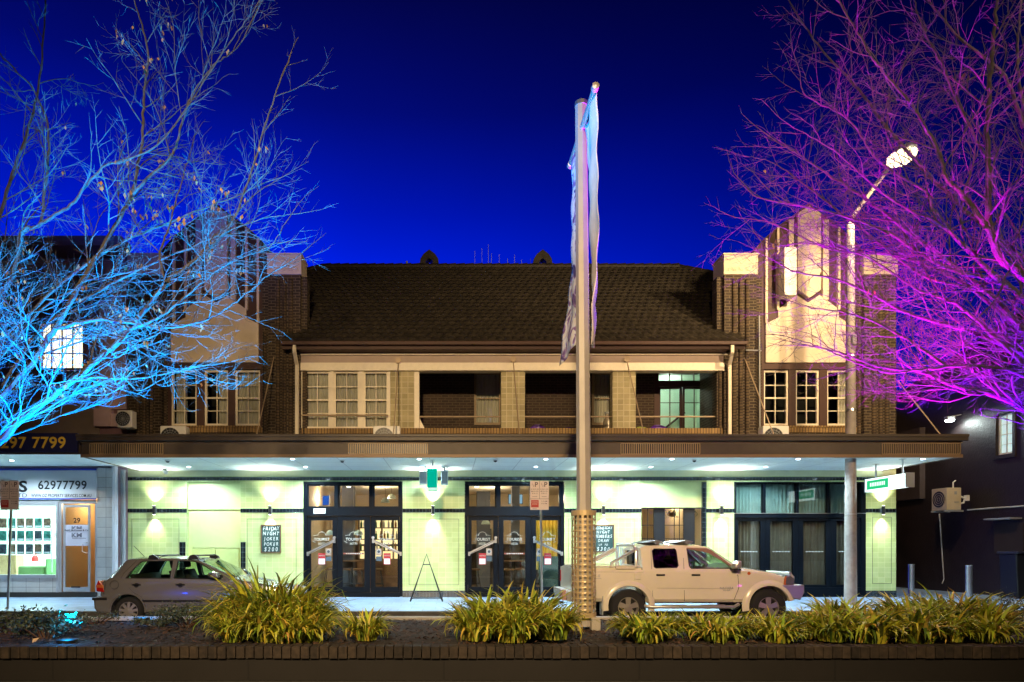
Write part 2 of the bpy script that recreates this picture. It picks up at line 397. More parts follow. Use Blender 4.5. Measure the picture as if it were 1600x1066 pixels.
# blind doorway, far left bay
g = MB(); g.pbox(291, 377, 752, 933, D+.29, D+.32); part('infill_back', g, TILE, H)
g = MB()
g.pbox(292, 376, 753, 796, D+.10, D+.3)
g.pbox(292, 376, 796, 856, D+.14, D+.3)
g.pbox(292, 297, 856, 932.8, D+.14, D+.3); g.pbox(372, 376, 856, 932.8, D+.14, D+.3)
part('infill_panel', g, mat('panel_paint', (.63, .69, .29), .5, var=.05), H)
g = MB(); g.pbox(297.3, 334, 857, 932.5, D+.12, D+.2); g.pbox(334.6, 371.7, 857, 932.5, D+.12, D+.2)
o = part('side_door', g, mat('panel_paint2', (.58, .66, .24), .45, var=.08), H, bevel=.004); 
g = MB(); g.pbox(331, 332, 900, 905, D+.08, D+.12); part('handle', g, BLACK, o)

def win(parent, x0, x1, z0, z1, y, cols, rows, fm, gm, fw=.05, mw=.022, depth=.07, meet=False, name='window', curtain=None, cgap=None, glassy=None):
    """sash window: frame mesh; sub-parts pane and curtain"""
    g = MB()
    g.box(x0, x0+fw, y, y+depth, z0, z1); g.box(x1-fw, x1, y, y+depth, z0, z1)
    g.box(x0+fw, x1-fw, y+.002, y+depth, z1-fw, z1); g.box(x0+fw, x1-fw, y-.015, y+depth, z0, z0+fw*1.2)
    ix0, ix1, iz0, iz1 = x0+fw, x1-fw, z0+fw*1.2, z1-fw
    for i in range(1, cols):
        xx = ix0+(ix1-ix0)*i/cols; g.box(xx-mw/2, xx+mw/2, y+.018, y+depth-.01, iz0, iz1)
    for j in range(1, rows):
        zz = iz0+(iz1-iz0)*j/rows
        t = mw if not (meet and j*2 == rows) else mw*1.9
        g.box(ix0, ix1, y+(.014 if t == mw else .004), y+depth-.014, zz-t/2, zz+t/2)
    f = part(name, g, fm, parent)
    p = MB(); p.box(ix0, ix1, y+depth*.5, y+depth*.5+.005, iz0, iz1); part('pane', p, gm, f)
    if curtain:
        spans = cgap if cgap else [(0, 1)]
        c = MB(); ph = rnd.uniform(0, 6)
        for a, b2 in spans:
            c.sheet(lambda u, v: (ix0+(ix1-ix0)*(a+(b2-a)*u), y+depth+.09+.03*math.sin((a+(b2-a)*u)*38+ph+.6*math.sin(v*3+ph)), iz0-.05+(iz1-iz0+.1)*v), 60, 6)
        part('curtain', c, curtain, f, smooth=True)
    return f

# main entrance doors
def logo_mb(cx, cz, y, s=1.0):
    g = MB()
    g.text('TOURIST', cx, cz, y, .125*s, .01, sx=.95)
    g.text('HOTEL', cx, cz-.125*s, y, .07*s, .01)
    # arch and side flourishes
    pts = [(cx+math.cos(a)*.13*s, y, cz+.12*s+math.sin(a)*.12*s) for a in [math.pi*k/12 for k in range(13)]]
    g.tube(pts, .006, 4); g.tube([(cx-.27*s, y, cz+.12*s), (cx-.1*s, y, cz+.15*s)], .006, 4); g.tube([(cx+.27*s, y, cz+.12*s), (cx+.1*s, y, cz+.15*s)], .006, 4)
    g.tube([(cx-.30*s, y, cz-.05*s), (cx-.20*s, y, cz-.1*s)], .006, 4); g.tube([(cx+.30*s, y, cz-.05*s), (cx+.20*s, y, cz-.1*s)], .006, 4)
    g.box(cx-.12*s, cx+.12*s, y, y+.003, cz-.165*s, cz-.158*s)
    return g
LOGO = mat('frosted_vinyl', (.50, .52, .48), .6, var=0)
RED = mat('notice_red', (.45, .02, .03), .5, var=0); PAPER = mat('notice_paper', (.75, .78, .85), .6, var=.03)
def entrance(off, lights):
    e = [] 
    d0 = D + .06
    # fixed frame
    g = MB()
    g.pbox(474+off, 479+off, 752, 932, D, D+.2); g.pbox(624.5+off, 629+off, 752, 932, D, D+.2)
    g.pbox(479+off, 624.5+off, 752, 756.5, D, D+.2); g.pbox(479+off, 624.5+off, 794, 806, D, D+.2)
    g.pbox(479+off, 624.5+off, 926.5, 932.9, D+.01, D+.3)
    for a in (524, 578.5): g.pbox(a+off, a+4+off, 756.5, 794, D+.02, D+.2)
    fr = part('door_frame', g, NAVY, H)
    for a, b2 in ((479, 524), (528, 578.5), (582.5, 624.5)):
        win(H, X(a+off), X(b2+off), zt(794), zt(756.5), d0, 1, 1, NAVY, GLASS, .045, name='transom_window')
    for k, (a, b2, ga, gb) in enumerate(((479.5, 526.5, 485, 519), (527, 578, 535, 569), (578.5, 624, 586, 621))):
        g = MB(); yy = d0 - .03*(k == 1)
        g.pbox(a+off, ga+off, 806.5, 926, yy, yy+.06); g.pbox(gb+off, b2+off, 806.5, 926, yy, yy+.06)
        g.pbox(ga+off, gb+off, 806.5, 813, yy, yy+.06); g.pbox(ga+off, gb+off, 917.5, 926, yy, yy+.06)
        dr = part('glass_door', g, NAVY, H, bevel=.004)
        g = MB(); g.pbox(ga+off, gb+off, 813, 917.5, yy+.03, yy+.036); part('pane', g, GLASS, dr)
        part('door_logo', logo_mb(X((ga+gb)/2+off), zt(843), yy+.024, .95), LOGO, dr)
        if k == 1:
            g = MB(); g.pbox(ga+off+1, gb+off-1, 864, 866.2, yy+.02, yy+.026); part('safety_strip', g, mat('strip_red', (.25, .06, .04), .5, var=0), dr)
            g = MB()
            for q in range(9): g.box(X(ga+off+5+q*2.9), X(ga+off+7+q*2.9), yy+.015, yy+.019, zt(865.8), zt(864.4))
            part('strip_lettering', g, LOGO, dr)
        else:
            # push bar
            xa, za, xb, zb = (481, 865, 522.5, 845) if k == 0 else (583, 845, 626, 865)
            g = MB(); A = Vector((X(xa+off), yy-.09, zt(za))); B = Vector((X(xb+off), yy-.09, zt(zb)))
            dv = (B-A).normalized(); nv = Vector((-dv.z, 0, dv.x))*.038
            for s_, th in ((0, 1),):
                q = [A-nv, B-nv, B+nv, A+nv]
                g.add([tuple(v) for v in q]+[(v.x, v.y+.03, v.z) for v in q], [(0,1,2,3),(7,6,5,4),(0,4,5,1),(1,5,6,2),(2,6,7,3),(3,7,4,0)])
            for e_ in (A, B): g.box(e_.x-.03, e_.x+.03, yy-.10, yy+.0, e_.z-.07, e_.z+.05)
            T = A if k == 2 else B
            g.lathe([(.0, -.03), (.045, -.03), (.045, .03), (0, .03)], (T.x, yy-.08, T.z+.09), 'y', 14)
            part('push_bar', g, STEEL, dr, bevel=.006)
            g = MB(); g.tube([A+Vector((.06, -.004, 0)), B+Vector((-.06, -.004, 0))], .007, 4); part('bar_slot', g, BLACK, dr)
            nx = (496.5 if k == 0 else 599)+off
            g = MB(); g.pbox(nx, nx+11, 864.5, 882.5, yy+.018, yy+.024); nn = part('notice', g, RED, dr)
            g = MB(); g.pbox(nx+.7, nx+10.3, 873, 881.7, yy+.013, yy+.017); part('notice_panel', g, PAPER, nn) if False else part('notice_panel', g, PAPER, dr)
            g = MB(); g.text('NOTICE', X(nx+5.5), zt(868.5), yy+.012, .05, .02); part('notice_lettering', g, LOGO, dr)
            sx = (508 if k == 0 else 587)+off
            g = MB(); g.pbox(sx, sx+9, 857, 868, yy+.019, yy+.024); part('sticker', g, mat('sticker_tan', (.45, .32, .25), .6, var=0), dr)
            g = MB(); g.lathe([(0, 0), (.062, 0), (.062, .004), (0, .004)], (X(sx+4.5), yy+.012, zt(862)), 'y', 20); part('sticker_disc', g, LOGO, dr)
            g = MB(); g.lathe([(0, 0), (.045, 0), (.045, .003), (0, .003)], (X(sx+4.5), yy+.007, zt(862)), 'y', 20); part('sticker_centre', g, mat('sticker_dark', (.05, .06, .08), .6, var=0), dr)
            g = MB(); g.pbox(sx, sx+9, 869.5, 877, yy+.019, yy+.024); part('sticker', g, mat('sticker_blue', (.06, .09, .12) , .6, var=0), dr)
entrance(0, True); entrance(252, True)
g = MB(); g.pbox(490, 508.5, 794.6, 802.5, D-.008, D-.001); part('door_plate', g, mat('plate_white', (.8, .85, .85), .4, var=0), H)

# bar window with ledge (right of chalkboard)
g = MB(); g.pbox(1002, 1098, 753.2, 793, D+.07, D+.3); part('infill_panel', g, MATS['panel_paint'], H)
g = MB(); g.pbox(1002, 1104, 886, 932.9, D+.0, D+.3); part('window_apron', g, TILE, H)
g = MB(); g.pbox(1002, 1098, 793, 794.5, D+.02, D+.3); g.pbox(1002, 1003.2, 794.5, 886, D+.05, D+.2)
for a, b2 in ((1024, 1041), (1071, 1088)): g.pbox(a, b2, 794.5, 886, D+.12, D+.2)
for a in (1014, 1056, 1064): g.pbox(a, a+.8, 794.5, 886, D+.14, D+.17)
g.pbox(1003, 1071, 820, 821, D+.142, D+.168)
for k in range(24):
    a = 1003 + k*2.9
    if not (1022 < a < 1041): g.pbox(a, a+.5, 842, 860, D+.146, D+.16)
g.pbox(1003, 1071, 841, 841.8, D+.145, D+.162)
part('bar_window', g, BLACK, H)
g = MB(); g.pbox(1003.2, 1097.5, 794.6, 886, D+.18, D+.185); part('bar_window_pane', g, GLASS, H)

# dark glazed bay on the right
g = MB()
g.pbox(1147, 1150, 753, 932.9, D, D+.2); g.pbox(1346, 1353, 753, 932.9, D, D+.2)
g.pbox(1150, 1346, 802.5, 809, D+.0, D+.2); g.pbox(1150, 1346, 753, 754.5, D, D+.2); g.pbox(1150, 1346, 918, 932.9, D+.01, D+.25)
for a in (1194.5, 1246.5, 1296): g.pbox(a, a+3, 754.5, 802.5, D+.04, D+.2)
part('bay_frame', g, NAVY, H)
g = MB(); g.pbox(1147, 1353, 801.8, 802.6, D-.02, D+.03); part('rail_strip', g, STEEL, H)
g = MB(); g.pbox(1150, 1346, 754.5, 802.5, D+.10, D+.106); part('bay_pane', g, GLASSD, H)
for a, b2, ga, gb in ((1150, 1198, 1155, 1190), (1198.5, 1249, 1205, 1241), (1249.5, 1300, 1257, 1293), (1300.5, 1346, 1309, 1341)):
    g = MB()
    g.pbox(a, ga, 809.5, 918, D+.06, D+.12); g.pbox(gb, b2, 809.5, 918, D+.06, D+.12)
    g.pbox(ga, gb, 809.5, 814, D+.06, D+.12); g.pbox(ga, gb, 914, 918, D+.06, D+.12)
    dr = part('folding_door', g, NAVY, H, bevel=.004)
    g = MB(); g.pbox(ga, gb, 814, 914, D+.09, D+.096); part('pane', g, GLASSD, dr)
    g = MB()
    g.pbox(ga+4, gb-4, 861.6, 862.3, D+.082, D+.088)
    for q in range(6): g.lathe([(.012, 0), (.018, 0), (.018, .004), (.012, .004)], (X(ga+6+q*(gb-ga-12)/5), D+.078, zt(862)), 'y', 8)
    part('safety_decal', g, LOGO, dr)
g = MB()
g.sheet(lambda u, v: (X(1149)+(X(1347)-X(1149))*u, D+.33+.05*math.sin(u*210+2*math.sin(u*9))+.02*math.sin(u*90+v*2), zt(916)+(zt(803)-zt(916))*v), 700, 6)
part('curtain', g, mat('brown_curtain', (0.28, 0.22, 0.17), .85, var=.25, vscale=2), H, smooth=True)
g = MB()
g.sheet(lambda u, v: (X(1149)+(X(1347)-X(1149))*u, D+.30+.05*math.sin(u*230+2*math.sin(u*7)), zt(803)+(zt(755)-zt(803))*v), 700, 4)
part('curtain', g, CURTG, H, smooth=True)
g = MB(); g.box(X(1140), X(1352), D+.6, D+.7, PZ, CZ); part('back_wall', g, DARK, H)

# awning
A0, A1 = X(128, 16.3), X(1502, 16.3)
g = MB(); g.box(A0+.02, A1-.02, 16.34, D-.001, CZ, CZ+.06); part('awning_ceiling', g, CEIL, H)
g = MB(); g.box(A0, A1, 16.30, 16.34, CZ-.02, 4.44); g.box(A0, A0+.04, 16.34, D, CZ-.02, 4.44); g.box(A1-.04, A1, 16.34, D, CZ-.02, 4.44)
fa = part('awning_fascia', g, FASC, H)
g = MB(); g.box(A0-.02, A1+.02, 16.27, 16.298, CZ-.03, CZ+.05); g.box(A0-.02, A1+.02, 16.28, 16.299, 4.30, 4.335); part('fascia_trim', g, mat('fascia_trim_paint', (.24, .15, .08), .5, var=.05), fa)
g = MB(); g.box(A0-.06, A1+.06, 16.14, 16.29, 4.34, 4.47); g.box(A0-.06, A1+.06, 16.11, 16.14, 4.43, 4.50)
part('awning_gutter', g, FASD, H, bevel=.01)
g = MB(); g.box(A0, A1, 16.35, D-.0, 4.36, 4.42); part('awning_roof', g, GREY, H)
for a, b2 in ((141, 255), (545, 668), (970, 1093), (1378, 1499)):
    g = MB(); g.box(X(a, 16.3), X(b2, 16.3), 16.275, 16.30, 4.015, 4.03); g.box(X(a, 16.3), X(b2, 16.3), 16.275, 16.30, 4.285, 4.298)
    n = int((b2-a)/3.4)
    for k in range(n+1):
        xx = X(a+(b2-a)*k/n, 16.3); g.box(xx-.011, xx+.011, 16.27, 16.30, 4.03, 4.285)
    part('fascia_grille', g, GRILLE, fa)
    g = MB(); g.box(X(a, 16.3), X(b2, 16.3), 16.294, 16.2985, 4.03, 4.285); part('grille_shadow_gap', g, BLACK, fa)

# upper storey ----------------------------------------------------
UZ0 = 4.42
def wing(mirror):
    q = (lambda p: 1600-p) if mirror else (lambda p: p)
    def B(g, a, b2, y0, y1, d0, d1): g.pbox(q(a), q(b2), y0, y1, d0, d1)
    g = MB()
    z0 = UZ0
    g.box(X(q(200)), X(q(262)), D, D+.35, z0, zt(433)); g.box(X(q(410)), X(q(480)), D, D+.35, z0, zt(433))
    g.box(X(q(262)), X(q(410)), D, D+.35, z0, zt(668))
    part('brick_wall', g, BRICK, H)
    g = MB()
    g.prism([(X(q(a)), zt(b2)) for a, b2 in ((262, 567), (410, 567), (410, 433), (423, 433), (423, 395), (404, 374), (385, 357), (368, 345), (356, 336), (338, 321.5), (320, 336), (308, 345), (291, 357), (272, 374), (253, 395), (253, 433), (262, 433))], D+.02, D+.34)
    g.box(X(q(262)), X(q(410)), D-.01, D+.3, zt(577), zt(567.3))
    for a, b2 in ((262, 267), (307, 319), (356, 367), (406, 410)): B(g, a, b2, 577, 668, D+.01, D+.30)
    part('gable_wall', g, BROWN, H)
    g = MB(); B(g, 262, 410, 668.3, 676, D-.03, D+.0); B(g, 266, 408, 665.5, 668, D-.05, D+.2); part('sill_course', g, SOLD, H)
    # cream panel
    poly = [(268, 567), (404.5, 567), (404.5, 507), (385, 497), (385, 484), (366, 470), (357, 462), (339, 474), (321, 462), (310, 470), (291, 484), (291, 497), (271, 507), (268, 507)]
    g = MB(); g.prism([(X(q(a)), zt(b2)) for a, b2 in poly], D-.05, D+.02); part('render_panel', g, CREAM, H)
    # centre fin with point above and chevron below, and thin uprights
    g = MB(); g.prism([(X(q(a)), zt(b2)) for a, b2 in ((321, 337), (339, 325), (357, 337), (357, 455), (339, 468), (321, 455))], D-.13, D+.02)
    part('gable_fin', g, CREAM, H)
    for x0, x1, t0, t1 in ((307, 316, 345, 470), (361.5, 369, 345, 470), (289, 292.5, 357, 485), (384, 387.5, 357, 485), (270.5, 274, 374, 506), (402, 405.5, 374, 506)):
        g = MB(); B(g, x0, x1, t0, t1, D-.07, D+.02); part('gable_upright', g, CREAM, H)
    g = MB()   # dark coping
    pts = ((253, 395), (272, 374), (291, 357), (308, 345), (320, 336), (338, 321.5), (356, 336), (368, 345), (385, 357), (404, 374), (423, 395))
    for (a, b2), (c, e) in zip(pts, pts[1:]):
        g.prism([(X(q(a)), zt(b2-.2)), (X(q(c)), zt(e-.2)), (X(q(c)), zt(e-3)), (X(q(a)), zt(b2-3))], D-.04, D+.36)
    part('gable_coping', g, BROWN, H)
    # piers with caps
    for a, b2 in ((204, 254), (421, 471)):
        g = MB(); g.box(X(q(a)), X(q(b2)), D-.12, D+.58, z0, zt(432)); part('brick_pier', g, BRICK, H)
        g = MB(); g.box(X(q(a))-.03*(1 if not mirror else -1), X(q(b2))+.03*(1 if not mirror else -1), D-.16, D+.62, zt(432), zt(402)); 
        g.box(X(q(a))-.06*(1 if not mirror else -1), X(q(b2))+.06*(1 if not mirror else -1), D-.19, D+.65, zt(402), zt(399.5))
        cp = part('pier_cap', g, CREAM, H, bevel=.01)
        g = MB()   # moulded scallops on the cap
        xa, xb = min(X(q(a)), X(q(b2)))+.06, max(X(q(a)), X(q(b2)))-.06
        for k in range(4):
            cx = xa+(xb-xa)*(k+.5)/4; r = (xb-xa)/8*.92
            for rr in (r, r*.6):
                g.tube([(cx+math.cos(t)*rr, D-.165, zt(427)+math.sin(t)*rr*1.3) for t in [math.pi*j/8 for j in range(9)]], .011, 5)
        g.box(xa-.02, xb+.02, D-.175, D-.16, zt(409), zt(407)); part('cap_moulding', g, CREAM, cp)
        n = 5
        for k in range(n):
            xx = X(q(a))+(X(q(b2))-X(q(a)))*(k+.5)/n
            if k in (0, n-1): continue
            g = MB(); g.tube([(xx, D-.14, z0), (xx, D-.14, zt(440))], .062, 8)
            part('fluted_brick_rib', g, RIB, H)
    for a in (258, 414, 475):
        xx = X(q(a)); g = MB(); g.tube([(xx, D-.01, z0), (xx, D-.01, zt(520 if a != 475 else 545))], .05, 8)
        part('fluted_brick_rib', g, RIB, H)
    for i, (a, b2) in enumerate(((267, 307), (319, 356), (367, 406))):
        xs = sorted((X(q(a)), X(q(b2))))
        if mirror: cg = [None, None, [(.55, 1)]][2-i] if False else ([(.55, 1)] if i == 0 else None)
        else: cg = ([(0, .5)], [(.5, 1)], [(0, 1)])[i]
        win(H, xs[0], xs[1], zt(665), zt(578), D+.06, 2, 4, WHITEP, GLASS, .055, .024, .08, True, curtain=CURT if cg else None, cgap=cg)
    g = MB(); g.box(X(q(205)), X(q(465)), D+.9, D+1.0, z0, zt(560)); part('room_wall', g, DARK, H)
wing(False); wing(True)

# centre roof -----------------------------------------------------
EX0, EX1 = X(440, 18.75), X(1165, 18.75)
EZ = Z(534, 18.75); RY = 24.3; RZ = Z(418.5, RY)
ROOF = mat('roof_tile', (0.034, 0.027, 0.018), .55, var=.65, vscale=5, bump=.5, bscale=30)
g = MB()
rows = 22; ncol = 0
pitch = .235
import itertools
sl = math.hypot(RY-18.72, RZ-EZ); ny = -(RZ-EZ)/sl; nz_ = (RY-18.72)/sl
def hipx(t):    # left/right roof limits at slope fraction t
    return (EX0 + (X(482, RY)-EX0)*0 if t < 0 else max(X(462, 19)+0, EX0)), 0
XL0, XL1 = EX0+.05, EX1-.05
for r_ in range(rows):
    t0, t1 = r_/rows, (r_+1)/rows + .004
    y0 = 18.72+(RY-18.72)*t0; y1 = 18.72+(RY-18.72)*t1; z0 = EZ+(RZ-EZ)*t0; z1 = EZ+(RZ-EZ)*t1
    xl = XL0 if t0 < .13 else (X(479, 19.9) if y0 < 19.95 else -5.6)
    xr = XL1 if t0 < .13 else (X(1114, 19.9)+.1 if y0 < 19.95 else 10.2)
    if t0 > .90: xl = -5.6+(t0-.90)/.10*.86
    if t0 > .84: xr = 10.2-(t0-.84)/.16*1.5
    n = int((xr-xl)/pitch*6)
    b = len(g.v)
    jit = [rnd.uniform(-.012, .012) for _ in range(n//6+3)]
    for i in range(n+1):
        xx = xl+(xr-xl)*i/n; ph = (xx/pitch + (.5 if r_ % 2 else 0)) % 1.0
        h = .052*abs(math.sin(math.pi*ph))**.7 + jit[i//6]*.5
        lift = .06 + h
        g.v.append((xx, y0+ny*lift*1.0, z0+nz_*lift)); g.v.append((xx, y1+ny*h*.8, z1+nz_*h*.8)); g.v.append((xx, y0+ny*(-.02), z0+nz_*(-.02)))
    for i in range(n):
        a = b+i*3; g.f.append((a, a+3, a+4, a+1)); g.f.append((a+2, a+5, a+3, a))
rf = part('tiled_roof', g, ROOF, H)
g = MB()
pts = [(-4.78, RY-.05, RZ+.03), (8.72, RY-.05, RZ+.03)]
nseg = 40
for k in range(nseg):
    a = pts[0][0]+(pts[1][0]-pts[0][0])*k/nseg; b2 = pts[0][0]+(pts[1][0]-pts[0][0])*(k+1.06)/nseg
    g.tube([(a, RY-.05, RZ+.03), (b2, RY-.05, RZ+.045)], [.10, .12], 8)
for ta, xa, xb in ((.90, -5.6, -4.76), (.84, 10.2, 8.72)):
    for k in range(5):
        t = ta+(1-ta)*k/5; t2 = ta+(1-ta)*(k+1.1)/5
        f = lambda t_: (xa+(xb-xa)*(t_-ta)/(1-ta), 18.72+(RY-18.72)*t_, EZ+(RZ-EZ)*t_+.05)
        g.tube([f(t), f(t2)], [.09, .11], 8)
part('ridge_tiles', g, ROOF, rf)
g = MB(); g.add([(X(479,19.9), 18.8, EZ-.1), (X(1114,19.9)+.1, 18.8, EZ-.1), (X(1114,19.9), RY, RZ-.1), (X(479,19.9), RY, RZ-.1), (X(479,19.9), RY+5, EZ), (X(1114,19.9), RY+5, EZ)], [(0,1,2,3), (3,2,5,4), (0,3,4), (1,5,2)])
part('roof_deck', g, ROOF, rf)
for px in (671, 847):     # gothic ridge ventilators
    g = MB(); cx = X(px, RY)
    o_ = [(-.36, 0), (-.34, .18), (-.22, .36), (-.04, .50), (0, .53), (.04, .50), (.22, .36), (.34, .18), (.36, 0), (.14, 0), (.13, .10), (0, .2), (-.13, .10), (-.14, 0)]
    g.prism([(cx+a, RZ+.08+b2) for a, b2 in o_], RY-.2, RY+.2); part('ridge_vent', g, ROOF, rf)
# gutter, fascia, frieze, beam
g = MB(); g.box(EX0, EX1, 18.60, 18.74, EZ-.13, EZ-.02); gt = part('roof_gutter', g, BROWN, H, bevel=.02)
g = MB(); g.box(EX0+.02, EX1-.02, 18.74, 18.78, EZ-.22, EZ-.0); g.box(X(471), X(1129), 18.78, D, EZ-.22, EZ-.20); part('eaves_board', g, BROWN, H)
g = MB(); g.box(X(471), X(1132), D-.06, D+.2, zt(568), zt(541)); part('frieze_board', g, SOFF, H)
g = MB(); g.box(X(471), X(1134), D-.14, D-.06, zt(556.5), zt(555)); g.box(X(471), X(1132), D-.12, D+.2, zt(580.5), zt(568.5)); part('veranda_beam', g, WHITEP, H)
def downpipe(px0, px1):
    g = MB()
    for p, w in ((None, 0),): pass
    xa, xb = X(px0, 18.68), X(px1)
    v = [Vector((xa, 18.68, EZ-.1)), Vector((xa, 18.68, EZ-.32)), Vector((xb, D-.2, zt(574))), Vector((xb, D-.2, UZ0))]
    g.tube(v, .062, 4); part('downpipe', g, WHITEP, H)
downpipe(460, 466.5); downpipe(1144, 1135.5)
# parapet below the veranda, soldier bricks
g = MB(); g.box(X(471), X(1132), D-.02, D+.22, UZ0, zt(678)); part('veranda_parapet', g, BRICK, H)
g = MB(); g.box(X(471), X(1132), D-.05, D+.25, zt(678), zt(669.5)); part('soldier_course', g, SOLD, H)
# enclosed windows
g = MB(); g.pbox(471, 476, 580.5, 669.3, D-.01, D+.12); g.pbox(515, 522, 580.5, 669.3, D-.03, D+.12); g.pbox(561, 568.5, 580.5, 669.3, D-.03, D+.12); g.pbox(606, 609.8, 580.5, 669.3, D-.01, D+.12)
part('mullion', g, WHITEP, H)
for a, b2 in ((476, 515), (522, 561), (568.5, 606)):
    win(H, X(a), X(b2), zt(669.3), zt(580.6), D+.03, 2, 4, WHITEP, GLASS, .045, .022, .07, True, curtain=CURT)
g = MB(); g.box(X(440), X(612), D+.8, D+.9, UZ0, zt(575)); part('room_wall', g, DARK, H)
# block columns
for a, b2 in ((610, 647), (783, 820), (957, 993)):
    g = MB(); g.pbox(a, b2, 580.7, 669.3, D-.02, D+.28); part('block_column', g, BLOCK, H)
g = MB(); g.pbox(647.3, 655, 580.7, 669.3, D+.0, D+.2); g.pbox(1128, 1132, 580.7, 669.3, D+.0, D+.2); part('veranda_post', g, WHITEP, H)
for a, b2 in ((655, 783), (820, 957), (993, 1130), (472, 607)):
    g = MB(); yy = D+.12 if a != 472 else D-.09
    g.tube([(X(a), yy, zt(650)), (X(b2), yy, zt(650))], .024, 8); part('handrail', g, mat('rail_paint', (.4, .3, .2), .5, var=0), H)
# veranda interior
VB = D+1.9
g = MB()
bx = lambda px: X(px, VB)
zz = lambda py: Z(py, VB)
g.box(X(640), bx(741), VB, VB+.2, UZ0, 7.4)
part('veranda_wall', g, VBRICK, H); g = MB(); g.box(bx(783), bx(925), VB, VB+.2, UZ0, 7.4); part('veranda_wall', g, VBRICK, H); g = MB(); g.box(bx(957), bx(1022), VB, VB+.2, UZ0, 7.4); part('veranda_wall', g, VBRICK, H); g = MB(); g.box(bx(1110), X(1132)+.3, VB, VB+.2, UZ0, 7.4)
g.box(bx(741), bx(783), VB, VB+.2, zz(581), 7.4); g.box(bx(925), bx(957), VB, VB+.2, zz(581), 7.4)
g.box(bx(741), bx(783), VB, VB+.2, UZ0, zz(664)); g.box(bx(925), bx(957), VB, VB+.2, UZ0, zz(664))
g.box(X(1132), X(1132)+.2, D+.22, VB, UZ0, 7.4); g.box(X(636), X(640), D+.28, VB, UZ0, 7.4)
part('veranda_wall', g, VBRICK, H)
g = MB(); g.box(X(636), X(1132), D+.2, VB, UZ0-.1, UZ0+.25); part('veranda_floor', g, CONC, H)
g = MB(); g.box(X(636), X(1132), D+.2, VB+.2, 7.40, 7.48); part('veranda_ceiling', g, BROWN, H)
TRIM2 = mat('old_trim', (.30, .22, .13), .6, var=.1)
for a, b2 in ((741, 783), (925, 957)):
    win(H, bx(a), bx(b2), zz(664), zz(581), VB+.04, 1, 2, TRIM2, GLASS, .07, .03, .08, False, curtain=CURT)
g = MB(); g.box(bx(735), bx(960), VB+.6, VB+.7, UZ0, 7.4); part('room_wall', g, DARK, H)
# veranda french door with fanlight, lit landing behind
g = MB()
fx = lambda p: bx(p)
g.box(fx(1022), fx(1029), VB-.02, VB+.12, UZ0+.2, zz(573)); g.box(fx(1104), fx(1110), VB-.02, VB+.12, UZ0+.2, zz(573))
g.box(fx(1029), fx(1104), VB-.02, VB+.12, zz(604), zz(595)); g.box(fx(1029), fx(1104), VB-.02, VB+.12, zz(579.5), zz(573))
for p in (1047, 1066, 1085): g.box(fx(p)-.012, fx(p)+.012, VB+.02, VB+.08, zz(595), zz(579.5))
fd = part('french_door', g, BROWN, H)
for a, b2 in ((1029, 1066), (1067, 1104)):
    g = MB(); z0_, z1_ = UZ0+.25, zz(604.5)
    g.box(fx(a), fx(a)+.07, VB+.02, VB+.08, z0_, z1_); g.box(fx(b2)-.07, fx(b2), VB+.02, VB+.08, z0_, z1_)
    g.box(fx(a)+.07, fx(b2)-.07, VB+.02, VB+.08, z1_-.06, z1_); 
    xm = (fx(a)+fx(b2))/2; g.box(xm-.012, xm+.012, VB+.03, VB+.07, z0_, z1_)
    for p in (629, 651): g.box(fx(a)+.07, fx(b2)-.07, VB+.035, VB+.065, zz(p)-.01, zz(p)+.01)
    part('door_leaf', g, BROWN, fd)
g = MB(); g.box(fx(1029), fx(1104), VB+.05, VB+.054, UZ0+.25, zz(579.5)); part('pane', g, GLASS, fd)
LAND = mat('landing_plaster', (.55, .68, .55), .7, var=.04)
g = MB(); g.box(fx(1010), fx(1125), VB+2.0, VB+2.1, UZ0, 7.5); g.box(fx(1010)-.1, fx(1010), VB+.2, VB+2.0, UZ0, 7.5); g.box(fx(1125), fx(1125)+.1, VB+.2, VB+2.0, UZ0, 7.5)
g.box(fx(1010), fx(1125), VB+.2, VB+2.1, 7.5, 7.6); g.box(fx(1010), fx(1125), VB+.2, VB+2.1, UZ0-.1, UZ0)
part('landing_wall', g, LAND, H)
g = MB(); g.box(X(1090, VB+1.9), X(1100, VB+1.9), VB+1.7, VB+1.99, UZ0, 6.6); g.tube([(X(1045, VB+1), VB+1.9, 5.8), (X(1085, VB+1), VB+1.9, 6.5)], .04, 6); part('stair_rail', g, BROWN, H)
light('POINT', (fx(1060), VB+1.0, 7.2), 38, (.85, 1, .85), H, .15, name='landing_light')

# tie rods and their brackets
ROD = mat('rod_paint', (.40, .30, .20), .5, .2, var=0)
for px, py in ((430, 560), (623, 566), (801, 564), (977, 564), (1160, 562), (1398, 597)):
    xx = X(px)
    g = MB(); g.tube([(xx, D-.14, zt(py)), (xx, 17.2, 4.44)], .016, 6)
    if 600 < px < 1000: g.lathe([(0, -.1), (.09, -.1), (.07, -.02), (.04, 0), (0, 0)], (xx, D-.10, zt(py)), 'y', 12)
    part('tie_rod', g, ROD, H)
# conduit mast at right pier
g = MB(); g.tube([(X(1181), D-.25, UZ0), (X(1180), D-.25, zt(498))], .022, 6); g.tube([(X(1158), D-.3, zt(552)), (X(1183), D-.25, zt(552))], .02, 6); part('conduit', g, GREY, H)
